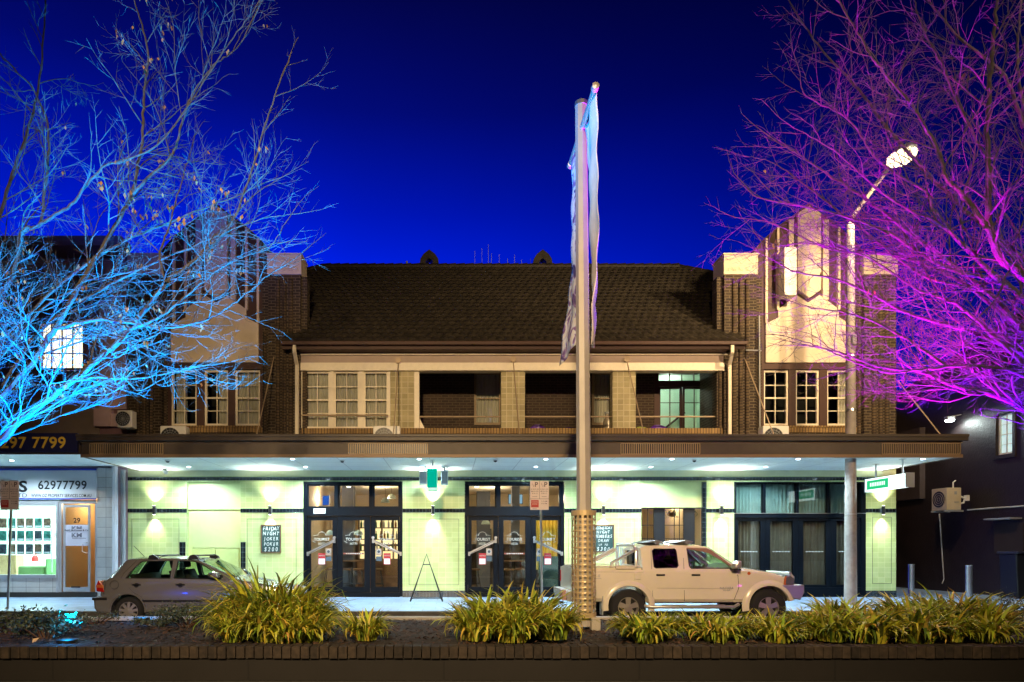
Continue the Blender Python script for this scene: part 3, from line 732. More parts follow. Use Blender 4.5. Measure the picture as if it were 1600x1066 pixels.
# white box on the right gable
sbx = thing('wall_box_sign', 'blank white upright box sign projecting from the right gable', 'sign', (X(1234, 18.9), 18.9, Z(460, 18.9)))
g = MB(); g.box(X(1226, 18.7), X(1245, 18.7), 18.7, 19.05, Z(461, 18.7), Z(386, 18.7)); part('casing', g, mat('box_sign_white', (.82, .78, .70), .4, var=.03), sbx, bevel=.01)
g = MB(); g.box(X(1228, 18.7), X(1243, 18.7), 19.051, 19.09, Z(450, 18.7), Z(446, 18.7)); g.box(X(1228, 18.7), X(1243, 18.7), 19.051, 19.09, Z(400, 18.7), Z(396, 18.7)); part('bracket', g, BLACK, sbx)
# ridge aerials
for i, (px, h) in enumerate(((742, 26), (753, 30), (763, 36), (768, 22), (780, 20), (793, 14), (804, 20), (815, 12), (829, 14))):
    g = MB(); g.tube([(X(px, RY+.6), RY+.6, RZ-.5), (X(px, RY+.6), RY+.6, Z(418-h, RY+.6))], .010, 4); part('aerial_rod', g, GREY, H)
g = MB(); g.tube([(X(636, RY), RY-.1, RZ), (X(636, RY), RY-.1, RZ+.2)], .04, 6); part('roof_pipe', g, GREY, H)

# hotel interior (bar room) ----------------------------------------
IX0, IX1, IB, IZ = X(476), X(1103), 25.5, 3.75
g = MB()
g.box(IX0-.1, IX0, D+.3, IB, PZ, IZ); g.box(IX1, IX1+.1, D+.3, IB, PZ, IZ); g.box(IX0, IX1, IB, IB+.1, PZ, IZ)
part('bar_room_wall', g, WARMW, H)
g = MB(); g.box(IX0, IX1, D+.3, IB, IZ, IZ+.1); part('bar_room_ceiling', g, mat('room_ceiling', (.7, .6, .45), .8, var=.03), H)
g = MB(); g.box(IX0, IX1, D+.31, IB, PZ+.0, PZ+.02); part('bar_room_floor', g, mat('timber_floor', (.30, .22, .16), .35, var=.3, vscale=3), H)
g = MB()
g.box(X(534, 22), X(552, 22), 22, 22.5, PZ, IZ); g.box(X(800, 22), X(812, 22), 22, 22.4, PZ, IZ); g.box(X(745, 24), X(766, 24), 24, 24.3, PZ, IZ)
part('room_column', g, mat('dark_room_paint', (.06, .06, .07), .6, var=.1), H)
for (cx, cy, z, p) in ((X(500, 21), 21.2, 3.3, 60), (X(600, 22), 22.3, 3.3, 70), (X(690, 21), 21.5, 3.3, 30), (X(770, 22), 22.5, 3.3, 60), (X(850, 21), 21.3, 3.3, 40), (X(1040, 22), 21.8, 3.2, 90)):
    light('POINT', (cx, cy, z), p*.95, (1, .80, .55), H, .12, name='room_light')

g = MB(); g.box(IX0, IX1, IB-.06, IB-.001, PZ+.02, 1.75); g.box(IX0, IX1, IB-.09, IB-.06, 1.70, 1.78); part('wainscot', g, mat('dark_panelling', (.035, .022, .015), .4, var=.3), H)
for px_, lb in ((495, 'left transom'), (545, 'middle left transom'), (745, 'left pane of the right transom'), (775, 'middle pane of the right transom'), (1020, 'left part of the bar window'), (1060, 'right part of the bar window')):
    t = thing('ceiling_spot', 'small bright ceiling spot inside the bar seen through the '+lb, 'ceiling light', (X(px_, 22), 22.0, IZ), group='ceiling spots inside the bar')
    g = MB(); g.lathe([(.07, -.02), (.09, -.02), (.09, -.001), (.07, -.001)], (X(px_, 22), 22.0, IZ), 'z', 16); part('trim', g, WHITE, t)
    g = MB(); g.lathe([(0, -.04), (.07, -.03), (.07, -.005), (0, -.005)], (X(px_, 22), 22.0, IZ), 'z', 14); part('lens', g, MATS['spot_glow'] if 'spot_glow' in MATS else emit_mat('spot_glow', (1, .9, .7), 12), t)
for px_, py_, w_, h_, lb in ((508, 835, .5, .4, 'behind the leftmost entrance door'), (757, 835, .55, .45, 'behind the left leaf of the right entrance'), (545, 838, .35, .5, 'behind the middle left door')):
    t = thing('wall_picture', 'dark framed picture on the bar wall '+lb, 'picture', (X(px_, IB), IB-.02, Z(py_, IB)), group='pictures on the bar wall')
    g = MB(); g.box(X(px_, IB)-w_/2, X(px_, IB)+w_/2, IB-.05, IB-.001, Z(py_, IB)-h_/2, Z(py_, IB)+h_/2); part('frame', g, BLACK, t)
    g = MB(); g.box(X(px_, IB)-w_/2+.04, X(px_, IB)+w_/2-.04, IB-.056, IB-.051, Z(py_, IB)-h_/2+.04, Z(py_, IB)+h_/2-.04); part('print', g, mat('print_paper', (.4, .36, .3), .6, var=.7, vscale=8), t)
# things inside the bar
bar = thing('bar_counter', 'dark timber bar counter with backlit shelves seen through the entrance doors', 'bar', (X(590, 23.5), 23.5, PZ))
g = MB(); g.box(X(560, 23.5), X(640, 23.5), 23.2, 23.8, PZ, 1.2); part('counter', g, WOOD, bar, bevel=.02)
g = MB()
for z in (1.5, 1.95, 2.4, 2.85): g.box(X(560, 25), X(650, 25), 25.0, 25.4, z, z+.03)
for k in range(6): xx = X(560+18*k, 25); g.box(xx-.02, xx+.02, 25.0, 25.4, 1.2, 3.0)
part('shelf', g, WOOD, bar)
g = MB(); g.box(X(560, 25), X(650, 25), 25.42, 25.44, 1.2, 3.0); part('lit_panel', g, emit_mat('bar_glow', (1, .75, .35), 1.6), bar)
BG = [mat('bottle_green', (.05, .16, .06), .1, var=0, coat=.5), mat('bottle_amber', (.35, .14, .02), .1, var=0, coat=.5), mat('bottle_clear', (.6, .6, .55), .1, var=0, coat=.5)]
protos = []
for m_ in BG:
    g = MB(); g.lathe([(0, 0), (.04, 0), (.04, .18), (.015, .24), (.015, .31), (0, .31)], (0, 0, 0), 'z', 10); protos.append((g, m_))
pm = []
ORD = ['first','second','third','fourth','fifth','sixth','seventh','eighth','ninth','tenth','eleventh','twelfth','thirteenth','fourteenth']
SH = {1.53: 'lowest', 1.98: 'middle', 2.43: 'highest'}
CN = ['green', 'amber', 'clear']
for z in (1.53, 1.98, 2.43):
    for k in range(14):
        i = rnd.randrange(3); xx = X(564+6.1*k+rnd.uniform(-1, 1), 25.2)
        if len(pm) < 3 and all(q[0] != i for q in pm):
            o = part('bottle', protos[i][0], protos[i][1]); pm.append((i, o.data)); o.location = (xx, 25.2, z)
        else:
            me = [q[1] for q in pm if q[0] == i]
            if not me:
                o = part('bottle', protos[i][0], protos[i][1]); pm.append((i, o.data))
            else:
                o = bpy.data.objects.new('bottle', me[0]); COL.objects.link(o)
            o.location = (xx, 25.2, z)
        tag(o, f'{CN[i]} glass bottle, {ORD[k]} from the left on the {SH[z]} shelf behind the bar', 'bottle', 'bottles on the bar shelves')
def stool():
    t = thing('bar_stool', '', 'stool')
    g = MB(); g.lathe([(0, .72), (.17, .72), (.18, .75), (.16, .78), (0, .78)], n=16); part('seat', g, WOOD, t, smooth=True)
    for sx in (-1, 1):
        for sy in (-1, 1):
            g = MB(); g.tube([(sx*.1, sy*.1, .72), (sx*.2, sy*.2, 0)], .014, 6); part('leg', g, BLACK, t)
    g = MB(); g.tube([(math.cos(a)*.2, math.sin(a)*.2, .28) for a in [6.283*k/12 for k in range(13)]], .01, 5); part('foot_ring', g, BLACK, t)
    return t
s0 = stool(); first = True
for px, d, lb in ((540, 21.2, 'stool just inside the left entrance, behind the middle door'), (560, 21.3, 'stool beside the first one behind the middle left door'),
                  (515, 21.6, 'stool behind the leftmost entrance door'), (590, 21.0, 'stool behind the right leaf of the left entrance'),
                  (742, 21.2, 'stool behind the left leaf of the right entrance'), (795, 21.0, 'stool behind the middle leaf of the right entrance'), (812, 21.4, 'stool at the right of the middle leaf in the right entrance')):
    o = s0 if first else copy_tree(s0); first = False
    o.location = (X(px, d), d, PZ+.02); o['label'] = 'dark round '+lb; o['group'] = 'bar stools inside the hotel'
def htable():
    t = thing('high_table', '', 'table')
    g = MB(); g.lathe([(0, 1.0), (.35, 1.0), (.35, 1.04), (0, 1.04)], n=24); part('table_top', g, WOOD, t)
    g = MB(); g.tube([(0, 0, .02), (0, 0, 1.0)], .035, 8); part('leg', g, BLACK, t)
    g = MB(); g.lathe([(0, 0), (.25, 0), (.22, .03), (0, .03)], n=20); part('base', g, BLACK, t)
    return t
t0_ = htable()
for i, (px, d, lb) in enumerate(((550, 21.7, 'high round table behind the left entrance doors'), (804, 21.7, 'high round table behind the right entrance doors'))):
    o = t0_ if i == 0 else copy_tree(t0_); o.location = (X(px, d), d, PZ+.02); o['label'] = 'dark '+lb; o['group'] = 'high tables inside the hotel'
def pendant():
    t = thing('pendant_lamp', '', 'lamp')
    g = MB(); g.tube([(0, 0, 0), (0, 0, .75)], .006, 5); part('cord', g, BLACK, t)
    g = MB(); g.lathe([(.16, -.16), (.12, -.06), (.04, 0), (0, .01)], n=18); part('lamp_shade', g, mat('pendant_shade', (.35, .42, .36), .4, var=0), t, smooth=True)
    g = MB(); g.lathe([(0, -.15), (.05, -.13), (.05, -.09), (0, -.07)], n=12); part('bulb', g, emit_mat('bulb_glow', (1, .8, .5), 14), t)
    return t
p0 = pendant()
for i, (px, py, d, lb) in enumerate(((516, 828, 21, 'leftmost entrance door'), (560, 828, 21.2, 'middle leaf of the left entrance'), (602, 778, 21.4, 'right transom of the left entrance'),
                                      (612, 772, 22.4, 'right edge of the left entrance transom'), (759, 812, 22, 'left leaf of the right entrance'))):
    o = p0 if i == 0 else copy_tree(p0); o.location = (X(px, d), d, Z(py, d)); o['label'] = 'green-grey cone pendant lamp seen through the '+lb; o['group'] = 'pendant lamps inside the hotel'
# yellow curtain panel and orange box seen through the right entrance, teal couch
g = MB(); g.sheet(lambda u, v: (X(836, 21.5)+.75*u, 21.5+.04*math.sin(u*40), .9+1.7*v), 50, 3)
tag(part('yellow_curtain', g, mat('yellow_cloth', (.75, .50, .06), .8, var=.08), smooth=True), 'yellow curtain hanging inside the right entrance door', 'curtain')
sf = thing('booth_seat', 'dark teal booth seat inside the right entrance door', 'seat', (X(862, 21), 21, PZ+.02))
g = MB(); g.box(X(845, 21), X(885, 21), 20.8, 21.4, .35, .62); part('seat', g, mat('teal_leather', (.03, .10, .12), .4, var=.1), sf, bevel=.04)
g = MB(); g.box(X(845, 21), X(885, 21), 21.35, 21.5, .5, 1.35); part('backrest', g, MATS['teal_leather'], sf, bevel=.04)
g = MB()
for sx in (847, 883):
    for yy in (20.85, 21.4): g.tube([(X(sx, 21), yy, PZ+.02), (X(sx, 21), yy, .36)], .025, 6)
part('leg', g, BLACK, sf)
scr = thing('wall_screen', 'pale blue television screen seen through the middle transom of the right entrance', 'screen', (X(806, 22.9), 22.9, 2.8))
g = MB(); g.box(X(794, 22.9), X(817, 22.9), 22.9, 22.95, Z(788, 22.9), Z(772, 22.9)); part('frame', g, BLACK, scr)
g = MB(); g.box(X(795, 22.9), X(816, 22.9), 22.89, 22.898, Z(787, 22.9), Z(773, 22.9)); part('display', g, emit_mat('screen_blue', (.35, .6, .8), .8), scr)
scr = thing('wall_screen', 'deep blue television screen seen through the top left transom window', 'screen', (X(500, 22), 22, 2.8))
g = MB(); g.box(X(478, 22), X(516, 22), 22, 22.05, Z(790, 22), Z(774, 22)); part('frame', g, BLACK, scr)
g = MB(); g.box(X(480, 22), X(514, 22), 21.99, 21.998, Z(789, 22), Z(775, 22)); part('display', g, emit_mat('screen_deep', (.03, .12, .6), .9), scr)
# hanging plants in bar window
LEAFG = mat('plant_leaf', (.05, .12, .04), .6, var=.3, vscale=12)
for px, lb in ((1050, 'behind the bar window, left one'), (1079, 'behind the bar window, right one')):
    t = thing('hanging_plant', 'leafy fern hanging '+lb, 'plant', (X(px, 20), 20, Z(800, 20)))
    g = MB(); g.lathe([(0, -.12), (.09, -.1), (.11, .03), (0, .03)], (X(px, 20), 20, Z(802, 20)), 'z', 12); part('pot', g, WOOD, t)
    g = MB()
    for k in range(160):
        a = rnd.uniform(0, 6.28); l = rnd.uniform(.1, .32); dz = rnd.uniform(-.35, .15)
        p = Vector((X(px, 20)+math.cos(a)*l*.7, 20+math.sin(a)*l*.7, Z(800, 20)+dz*l*2)); q = p+Vector((rnd.uniform(-.04, .04), rnd.uniform(-.03, .03), rnd.uniform(-.07, .01)))
        w = Vector((rnd.uniform(-.02, .02), 0, .02)); g.add([p, p+w, q+w*.3, q], [(0,1,2,3)])
    part('foliage', g, LEAFG, t)

# ================================================================= LEFT SHOP BUILDING
B2 = thing('shop_building', 'pale purple-tinged shop building with a lit upstairs window and real estate shopfront', 'building', (X(20), W, PZ))
MAUVE = mat('mauve_render', (.48, .34, .37), .85, var=.12, bump=.2)
LX = -26
g = MB()
g.box(LX, X(60), D, D+.4, UZ0, zt(430)); g.box(X(131), X(199), D, D+.4, UZ0, zt(430))
g.box(X(60), X(131), D, D+.4, UZ0, zt(606)); g.box(X(60), X(131), D, D+.4, zt(503), zt(430))
part('upper_wall', g, mat('shop_wall_paint', (.20, .11, .13), .85, var=.15), B2)
g = MB(); g.box(LX, X(200), D-.10, D+.4, zt(430), zt(412)); g.box(LX, X(200), D-.16, D+.4, zt(412), zt(408)); g.box(LX, X(195), D-.22, D+.4, zt(382), zt(374))
part('cornice', g, MAUVE, B2)
g = MB(); g.box(LX, X(194), D+.05, D+.4, zt(408), zt(382)); part('parapet_wall', g, MATS['shop_wall_paint'], B2)
g = MB(); g.box(X(158), X(180), D-.12, D, zt(640), zt(430)); g.box(X(180), X(199), D-.07, D, zt(640), zt(430)); g.box(X(152), X(178), D-.2, D, zt(668), zt(640)); g.box(X(172), X(203), D-.16, D, zt(668), zt(648))
part('pilaster', g, MAUVE, B2)
g = MB(); g.box(LX, X(156), D-.03, D, UZ0, zt(622)); part('lower_band', g, mat('band_paint', (.22, .17, .14), .8, var=.1), B2)
for a, b2 in ((60, 131),):
    f = win(B2, X(a), X(b2), zt(578), zt(503), D+.02, 4, 3, mat('steel_sash', (.25, .18, .16), .6, var=0), GLASS, .05, .03, .06)
    g = MB()
    for k in range(13):
        xx = X(a)+.06+k*.1; g.box(xx, xx+.085, D+.14+.01*(k % 2), D+.15+.01*(k % 2), zt(577), zt(505))
    part('vertical_blind', g, mat('blind_cloth', (.8, .72, .5), .8, var=0, emit=(1, .88, .62), estr=2.0), f)
g = MB(); g.pbox(60, 131, 579, 606, D+.02, D+.3); part('spandrel', g, BROWN, B2)
# shop awning and sign
g = MB(); g.box(LX, X(124, 16.5), 16.5, D, CZ+.12, CZ+.2); part('awning_ceiling', g, CEIL, B2)
g = MB(); g.box(LX, X(122, 16.4)+.06, 16.45, 16.5, CZ+.08, 4.45); g.box(LX, X(122, 16.4), 16.5, D, 4.40, 4.44); part('awning_fascia', g, FASD, B2)
# shop front
g = MB()
g.pbox(152, 176, 728, 933, D, D+.3); g.box(LX, X(88), D, D+.2, PZ+.15, zt(903)); part('marble_facing', g, MARBLE, B2)
g = MB(); g.box(LX, X(152), D-.02, D+.3, PZ, PZ+.15); part('plinth', g, mat('plinth_paint', (.03, .025, .02), .6, var=.1), B2)
g = MB(); g.box(LX, X(200), D+.0, D+.3, zt(731), CZ+.12); part('soffit_wall', g, MAUVE, B2)
g = MB(); g.box(LX, X(152.3), D-.06, D+.2, zt(779), zt(733)); sb = part('fascia_sign', g, mat('sign_face', (.60, .58, .60), .4, var=.03), B2)
g = MB(); g.box(LX, X(152.5), D-.075, D-.06, zt(735.5), zt(732.5)); g.box(LX, X(152.5), D-.075, D-.06, zt(781), zt(778.8)); part('blue_trim', g, mat('sign_blue', (.02, .03, .35), .4, var=0), sb)
g = MB()
g.text('SERVICES', X(45), zt(761.5), D-.066, .46, .03, 'RIGHT', sx=1.25)
g.text('PTY LTD', X(45), zt(774.8), D-.066, .17, 0, 'RIGHT', sx=1.3)
g.text('62977799', X(99.5), zt(759), D-.066, .36, .018, sx=.98)
g.text('WWW.OZ PROPERTY SERVICES.COM.AU', X(98), zt(775), D-.066, .135, .012, sx=.70)
part('sign_lettering', g, LBLACK, sb)
ALU = mat('shop_aluminium', (.55, .53, .55), .35, .5, var=.04)
g = MB(); g.pbox(88, 92, 781.5, 926, D-.02, D+.12); g.box(LX, X(88), D-.02, D+.12, zt(790), zt(781.2)); g.box(LX, X(88), D-.05, D+.14, zt(903), zt(898)); g.pbox(58, 60, 790, 898, D, D+.1) if False else None
part('shop_window_frame', g, ALU, B2)
g = MB(); g.box(LX, X(88), D+.05, D+.056, zt(898), zt(790)); part('shop_window_pane', g, GLASS, B2)
g = MB(); g.pbox(92, 150, 781.5, 787, D, D+.1); g.pbox(92, 96, 787, 926, D, D+.1); g.pbox(148.5, 152, 787, 926, D, D+.1); fr = part('door_frame', g, ALU, B2)
# the door stands ajar
g = MB(); 
dx0, dx1 = X(98), X(140); dz0, dz1 = PZ+.16, zt(789)
g.box(dx0, dx0+.06, D+.02, D+.07, dz0, dz1); g.box(dx1-.06, dx1, D+.02, D+.07, dz0, dz1); g.box(dx0+.06, dx1-.06, D+.02, D+.07, dz0, dz0+.14); g.box(dx0+.06, dx1-.06, D+.02, D+.07, dz1-.07, dz1)
dr = part('glass_door', g, ALU, B2)
g = MB(); g.box(dx0+.06, dx1-.06, D+.04, D+.046, dz0+.14, dz1-.07); part('pane', g, GLASS, dr)
g = MB(); g.text('29', X(119), zt(813.5), D+.034, .20, .03); part('door_number', g, LBLACK, dr)
g = MB(); g.box(X(100.5), X(137), D+.03, D+.036, zt(853), zt(820)); nt_ = part('door_notice', g, mat('notice_lilac', (.55, .52, .62), .6, var=0), dr)
g = MB(); g.text('KM', X(119), zt(826), D+.026, .17, .04, sx=1.3); g.text('KM', X(119), zt(836.5), D+.026, .17, .04, sx=1.3); part('notice_monogram', g, mat('monogram_grey', (.16, .15, .2), .6, var=0), dr)
g = MB(); g.box(X(101.5), X(136.5), D+.021, D+.025, zt(831), zt(826.5)); part('notice_band', g, MATS['notice_lilac'], dr)
g = MB(); g.text('Keith McKinnon & Co', X(119), zt(828.7), D+.017, .075, .02); g.text('Business Accountants', X(123), zt(841), D+.024, .045, .01); g.text('Please Phone 02 6297 8600', X(119), zt(850), D+.024, .04, .005) if False else None
part('notice_lettering', g, LBLACK, dr)
g = MB(); hx = X(136); g.tube([(hx, D+.02, zt(848)), (hx, D-.05, zt(848)), (hx-.11, D-.06, zt(850)), (hx-.11, D-.06, zt(862)), (hx, D-.05, zt(864)), (hx, D+.02, zt(864))], .012, 6); part('handle', g, CHROME, dr)
g = MB(); g.box(X(111), X(125), D+.01, D+.018, zt(918.5), zt(916.5)); part('letter_slot', g, BLACK, dr)
# lobby behind the door
g = MB(); g.box(X(92), X(92)+.06, D+.2, D+2.6, PZ, 3.2); g.box(X(165), X(165)+.06, D+.3, D+2.6, PZ, 3.2); g.box(X(92), X(166), D+2.6, D+2.7, PZ, 3.2); g.box(X(92), X(166), D+.2, D+2.6, 3.2, 3.3)
part('lobby_wall', g, mat('lobby_plaster', (.62, .42, .20), .7, var=.03), B2)
g = MB(); g.box(X(110), X(110)+.02, D+2.57, D+2.6, PZ, 3.2); g.box(X(132), X(132)+.02, D+2.57, D+2.6, PZ, 3.2); part('panel_joint', g, WOOD, B2)
light('POINT', (X(120), D+1.3, 3.0), 34, (1, .80, .52), B2, .12, name='lobby_light')
g = MB(); g.tube([(X(182.5), D-.1, PZ), (X(182.5), D-.1, CZ+.1)], .085, 10); part('white_downpipe', g, mat('pipe_white', (.62, .62, .66), .5, var=.05), B2, smooth=True)
g = MB(); g.tube([(X(195.5), D-.07, PZ), (X(195.5), D-.07, CZ)], .045, 8); g.tube([(X(190.5), D-.03, PZ), (X(190.5), D-.03, CZ)], .03, 8); part('grey_pipe', g, GREY, B2, smooth=True)
g = MB(); g.pbox(176, 200, 728, 933, D+.02, D+.3); part('party_wall', g, MAUVE, B2)
# shop room
SR = mat('shop_plaster', (.70, .85, .80), .7, var=.03)
g = MB(); g.box(-22, X(91), D+3.4, D+3.5, PZ, 3.4); g.box(X(91)-.05, X(91), D+.2, D+3.4, PZ, 3.4); g.box(-22, X(91), D+.2, D+3.5, 3.4, 3.5); g.box(-22, X(91), D+.2, D+3.5, PZ, PZ+.2)
part('shop_room_wall', g, SR, B2)
light('AREA', (-13.3, D+1.6, 3.35), 420, (.75, 1, .95), B2, 1.6, target=(-13.3, D+1.6, 0), name='shop_light')
light('AREA', (-16.5, D+1.6, 3.35), 200, (.75, 1, .95), B2, 1.6, target=(-16.5, D+1.6, 0), name='shop_light')
rk = thing('display_rack', 'white window rack holding three rows of property photo cards', 'display', (X(30), D+.35, PZ))
g = MB()
for p in (827, 846.5, 867): g.box(X(-60), X(70), D+.34, D+.37, zt(p+1), zt(p))
g.box(X(69), X(70.2), D+.34, D+.37, zt(895), zt(806)); g.box(X(-60), X(70), D+.34, D+.37, zt(807), zt(806))
part('rack_frame', g, WHITE, rk)
PH = [mat('photo_teal', (.05, .22, .18), .4, var=.8, vscale=9), mat('photo_brown', (.18, .12, .08), .4, var=.8, vscale=11), mat('photo_dark', (.06, .08, .10), .4, var=.8, vscale=10)]
for r_, (p0_, p1_) in enumerate(((809, 824.5), (829, 845), (850, 866))):
    for k in range(8):
        a = -42+k*14
        g = MB(); g.box(X(a+.8), X(a+12.4), D+.335, D+.34, zt(p1_), zt(p0_)); part('card', g, PH[(r_*2+k*k) % 3], rk)
        g = MB(); g.box(X(a+2.2), X(a+11), D+.33, D+.334, zt(p1_-1.5), zt(p1_-3.6)); 
        part('card_caption', g, PAPER, rk) if k > 2 else None
so = thing('office_sofa', 'green upholstered sofa behind the shop window', 'sofa', (X(65, 20.3), 20.3, PZ+.2))
GS = mat('sofa_green', (.16, .30, .12), .8, var=.08)
g = MB(); g.box(X(37, 20.3), X(92, 20.3)-.3, 20.0, 20.7, .45, Z(884, 20.3)); part('seat', g, GS, so, bevel=.06)
g = MB(); g.box(X(80, 20.3), X(92, 20.3)-.2, 20.0, 20.75, .45, Z(873, 20.3)); part('armrest', g, GS, so, bevel=.06)
ex = thing('fire_extinguisher', 'red fire extinguisher with white label behind the shop window', 'fire extinguisher', (X(55, 22), 22, PZ+.2))
g = MB(); g.lathe([(0, .80), (.10, .80), (.11, .85), (.11, 1.28), (.05, 1.38), (.03, 1.43), (0, 1.43)], (X(55, 22), 22, 0), 'z', 16); part('cylinder', g, mat('extinguisher_red', (.5, .02, .02), .3, var=0), ex, smooth=True)
g = MB(); g.lathe([(.113, .95), (.113, 1.17)], (X(55, 22), 22, 0), 'z', 16); part('band', g, WHITE, ex)
dk = thing('office_desk', 'light timber office desk at the back of the shop', 'desk', (X(75, 21.8), 21.8, PZ+.2))
g = MB(); g.box(X(63, 21.8), X(95, 21.8)-.5, 21.5, 22.2, .98, 1.03); part('desk_top', g, LWOOD, dk); g = MB(); g.box(X(64, 21.8), X(94, 21.8)-.5, 22.1, 22.15, .35, .98); part('modesty_panel', g, LWOOD, dk)
cb = thing('office_cabinet', 'pale timber cabinet at the left of the shop window', 'cabinet', (X(16, 20.6), 20.6, PZ+.2))
g = MB(); g.box(X(2, 20.6), X(28, 20.6), 20.5, 20.9, .36, Z(867, 20.6)); part('carcass', g, LWOOD, cb); g = MB(); g.box(X(3, 20.6), X(27, 20.6), 20.48, 20.498, .42, Z(869, 20.6)); part('cabinet_door', g, LWOOD, cb)
ps = thing('wall_poster', 'white framed notice on the shop side wall near the door', 'poster', (X(82, 22.5), 22.5, 1.8))
g = MB(); g.box(X(78, 22.4), X(90, 22.4), 22.40, 22.42, Z(832, 22.4), Z(806, 22.4)); part('sheet', g, WHITE, ps)
# blue phone-number sign on the shop awning
sg = thing('awning_sign', 'navy sign with yellow phone number on the left shop awning', 'sign', (X(40, 16.4), 16.4, 4.1))
g = MB(); g.box(LX+6, X(121.5, 16.4), 16.38, 16.44, Z(706.5, 16.4), Z(677, 16.4)); part('board', g, mat('navy_sign', (.012, .014, .07), .4, var=.05), sg)
g = MB(); g.text('6297 7799', X(103, 16.37), Z(692.5, 16.37), 16.372, .40, .02, 'RIGHT', sx=1.06); part('lettering', g, mat('yellow_letter', (.75, .48, .05), .5, var=0), sg)

# ================================================================= RIGHT DARK BUILDING
B3 = thing('dark_building', 'dark brown painted building across the side lane with a lit upper window', 'building', (17.3, 21, 0))
DK = mat('dark_wall_paint', (.022, .013, .013), .5, var=.2, bump=.5, bscale=25)
g = MB()
SX = 17.0
wy0, wy1 = SX/.882, SX/.858; wz0, wz1 = Z(710, 19.55), Z(647, 19.55)
g.box(SX, SX+.4, 15.5, wy0, 0, 7.2); g.box(SX, SX+.4, wy1, 24.5, 0, 7.2); g.box(SX, SX+.4, wy0, wy1, 0, wz0); g.box(SX, SX+.4, wy0, wy1, wz1, 7.2)
g.box(13.2, SX, 24.5, 24.9, 0, 6.9)
part('side_wall', g, DK, B3)
g = MB(); g.prism([(SX-.15, 7.2), (SX+7, 12.0), (SX+14, 7.2)], 15.5, 24.9); part('roof', g, mat('dark_roof', (.03, .02, .02), .8, var=.2), B3)
g = MB()
y0, y1 = wy0, wy1
g.box(SX+.05, SX+.10, y0, y0+.05, wz0, wz1); g.box(SX+.05, SX+.10, y1-.05, y1, wz0, wz1); g.box(SX+.05, SX+.10, y0+.05, y1-.05, wz1-.05, wz1); g.box(SX+.05, SX+.10, y0+.05, y1-.05, wz0, wz0+.06)
ym = (y0+y1)/2; g.box(SX+.06, SX+.09, ym-.015, ym+.015, wz0, wz1)
for k in range(1, 4): z = wz0+(wz1-wz0)*k/4; g.box(SX+.065, SX+.085, y0, y1, z-.012, z+.012)
f = part('side_window', g, WHITE, B3)
g = MB(); g.box(SX+.075, SX+.079, y0, y1, wz0, wz1); part('pane', g, GLASS, f)
g = MB(); g.box(SX+.12, SX+.14, y0-.01, y1+.01, wz0-.01, wz1+.01); part('lit_blind', g, mat('lit_room', (.7, .8, .75), .8, var=.3, vscale=4, emit=(.75, .95, .9), estr=.7), f)
g = MB(); g.box(SX-.04, SX, y0-.12, y1+.12, wz0-.12, wz0-.02); g.box(SX-.03, SX, y0-.12, y1+.12, wz1+.02, wz1+.12); g.box(SX-.03, SX, y0-.12, y0-.02, wz0-.02, wz1+.02); g.box(SX-.03, SX, y1+.02, y1+.12, wz0-.02, wz1+.02); part('window_surround', g, DK, B3)
# projecting bay at the far end, its lit window, corbel
g = MB(); g.box(X(1412, 23.6), X(1482, 22.5), 22.8, 24.5, Z(779, 22.8), Z(668, 22.8)); part('projecting_bay', g, mat('bay_render', (.05, .032, .03), .7, var=.15, bump=.4), B3)
g = MB(); g.box(X(1452, 22.75), X(1476, 22.75), 22.72, 22.79, Z(700, 22.75), Z(673, 22.75)); w_ = part('bay_window', g, WHITE, B3)
g = MB(); g.box(X(1456, 22.7), X(1472, 22.7), 22.70, 22.715, Z(698, 22.7), Z(676, 22.7)); part('pane', g, BLACK, w_)
g = MB(); g.box(SX-.35, SX, 18.95, 19.9, Z(812, 19.4), Z(812, 19.4)+.05); part('window_hood', g, GREY, B3)
g = MB(); g.box(SX-.012, SX, 18.9, 20.0, Z(873, 19.4), Z(871, 19.4)); g.box(SX-.02, SX, 18.9, 19.9, Z(866, 19.4), Z(818, 19.4)); part('blocked_window', g, mat('boarded', (.03, .018, .016), .7, var=.2), B3)
g = MB(); g.tube([(SX-.03, 20.9, Z(797, 20.9)), (SX-.03, 15.6, Z(797, 20.9)+.0)], .025, 6); part('wall_conduit', g, mat('conduit_white', (.5, .48, .46), .5, var=0), B3)
g = MB(); g.tube([(SX-.03, 22.1, Z(803, 22.1)), (SX-.03, 21.9, Z(905, 21.9)), (SX-.09, 21.9, Z(912, 21.9))], .02, 6); part('drain_pipe', g, MATS['conduit_white'], B3)
fl = thing('floodlight', 'glaring white floodlight high on the dark lane wall', 'floodlight', (SX, 21.5, 5.9))
flp = (SX-.28, SX/.784, Z(655, SX/.784)+.0)
flp = (X(1484, 21.2), 21.2, Z(655, 21.2))
g = MB(); g.tube([(SX, 21.2, flp[2]+.15), (flp[0], 21.2, flp[2]+.08)], .02, 6); part('bracket', g, GREY, fl)
g = MB(); g.box(flp[0]-.13, flp[0]+.13, 21.12, 21.28, flp[2]-.03, flp[2]+.09); part('housing', g, GREY, fl, bevel=.01)
g = MB(); g.lathe([(0, -.09), (.10, -.08), (.13, -.035), (0, -.035)], flp, 'z', 16); part('lens', g, emit_mat('flood_glow', (.85, 1, .95), 60), fl)
light('SPOT', (flp[0], flp[1], flp[2]-.12), 90, (.85, 1, .95), fl, .08, target=(flp[0]+.5, flp[1]-2, 0), cone=172, blend=.3, name='flood_light')

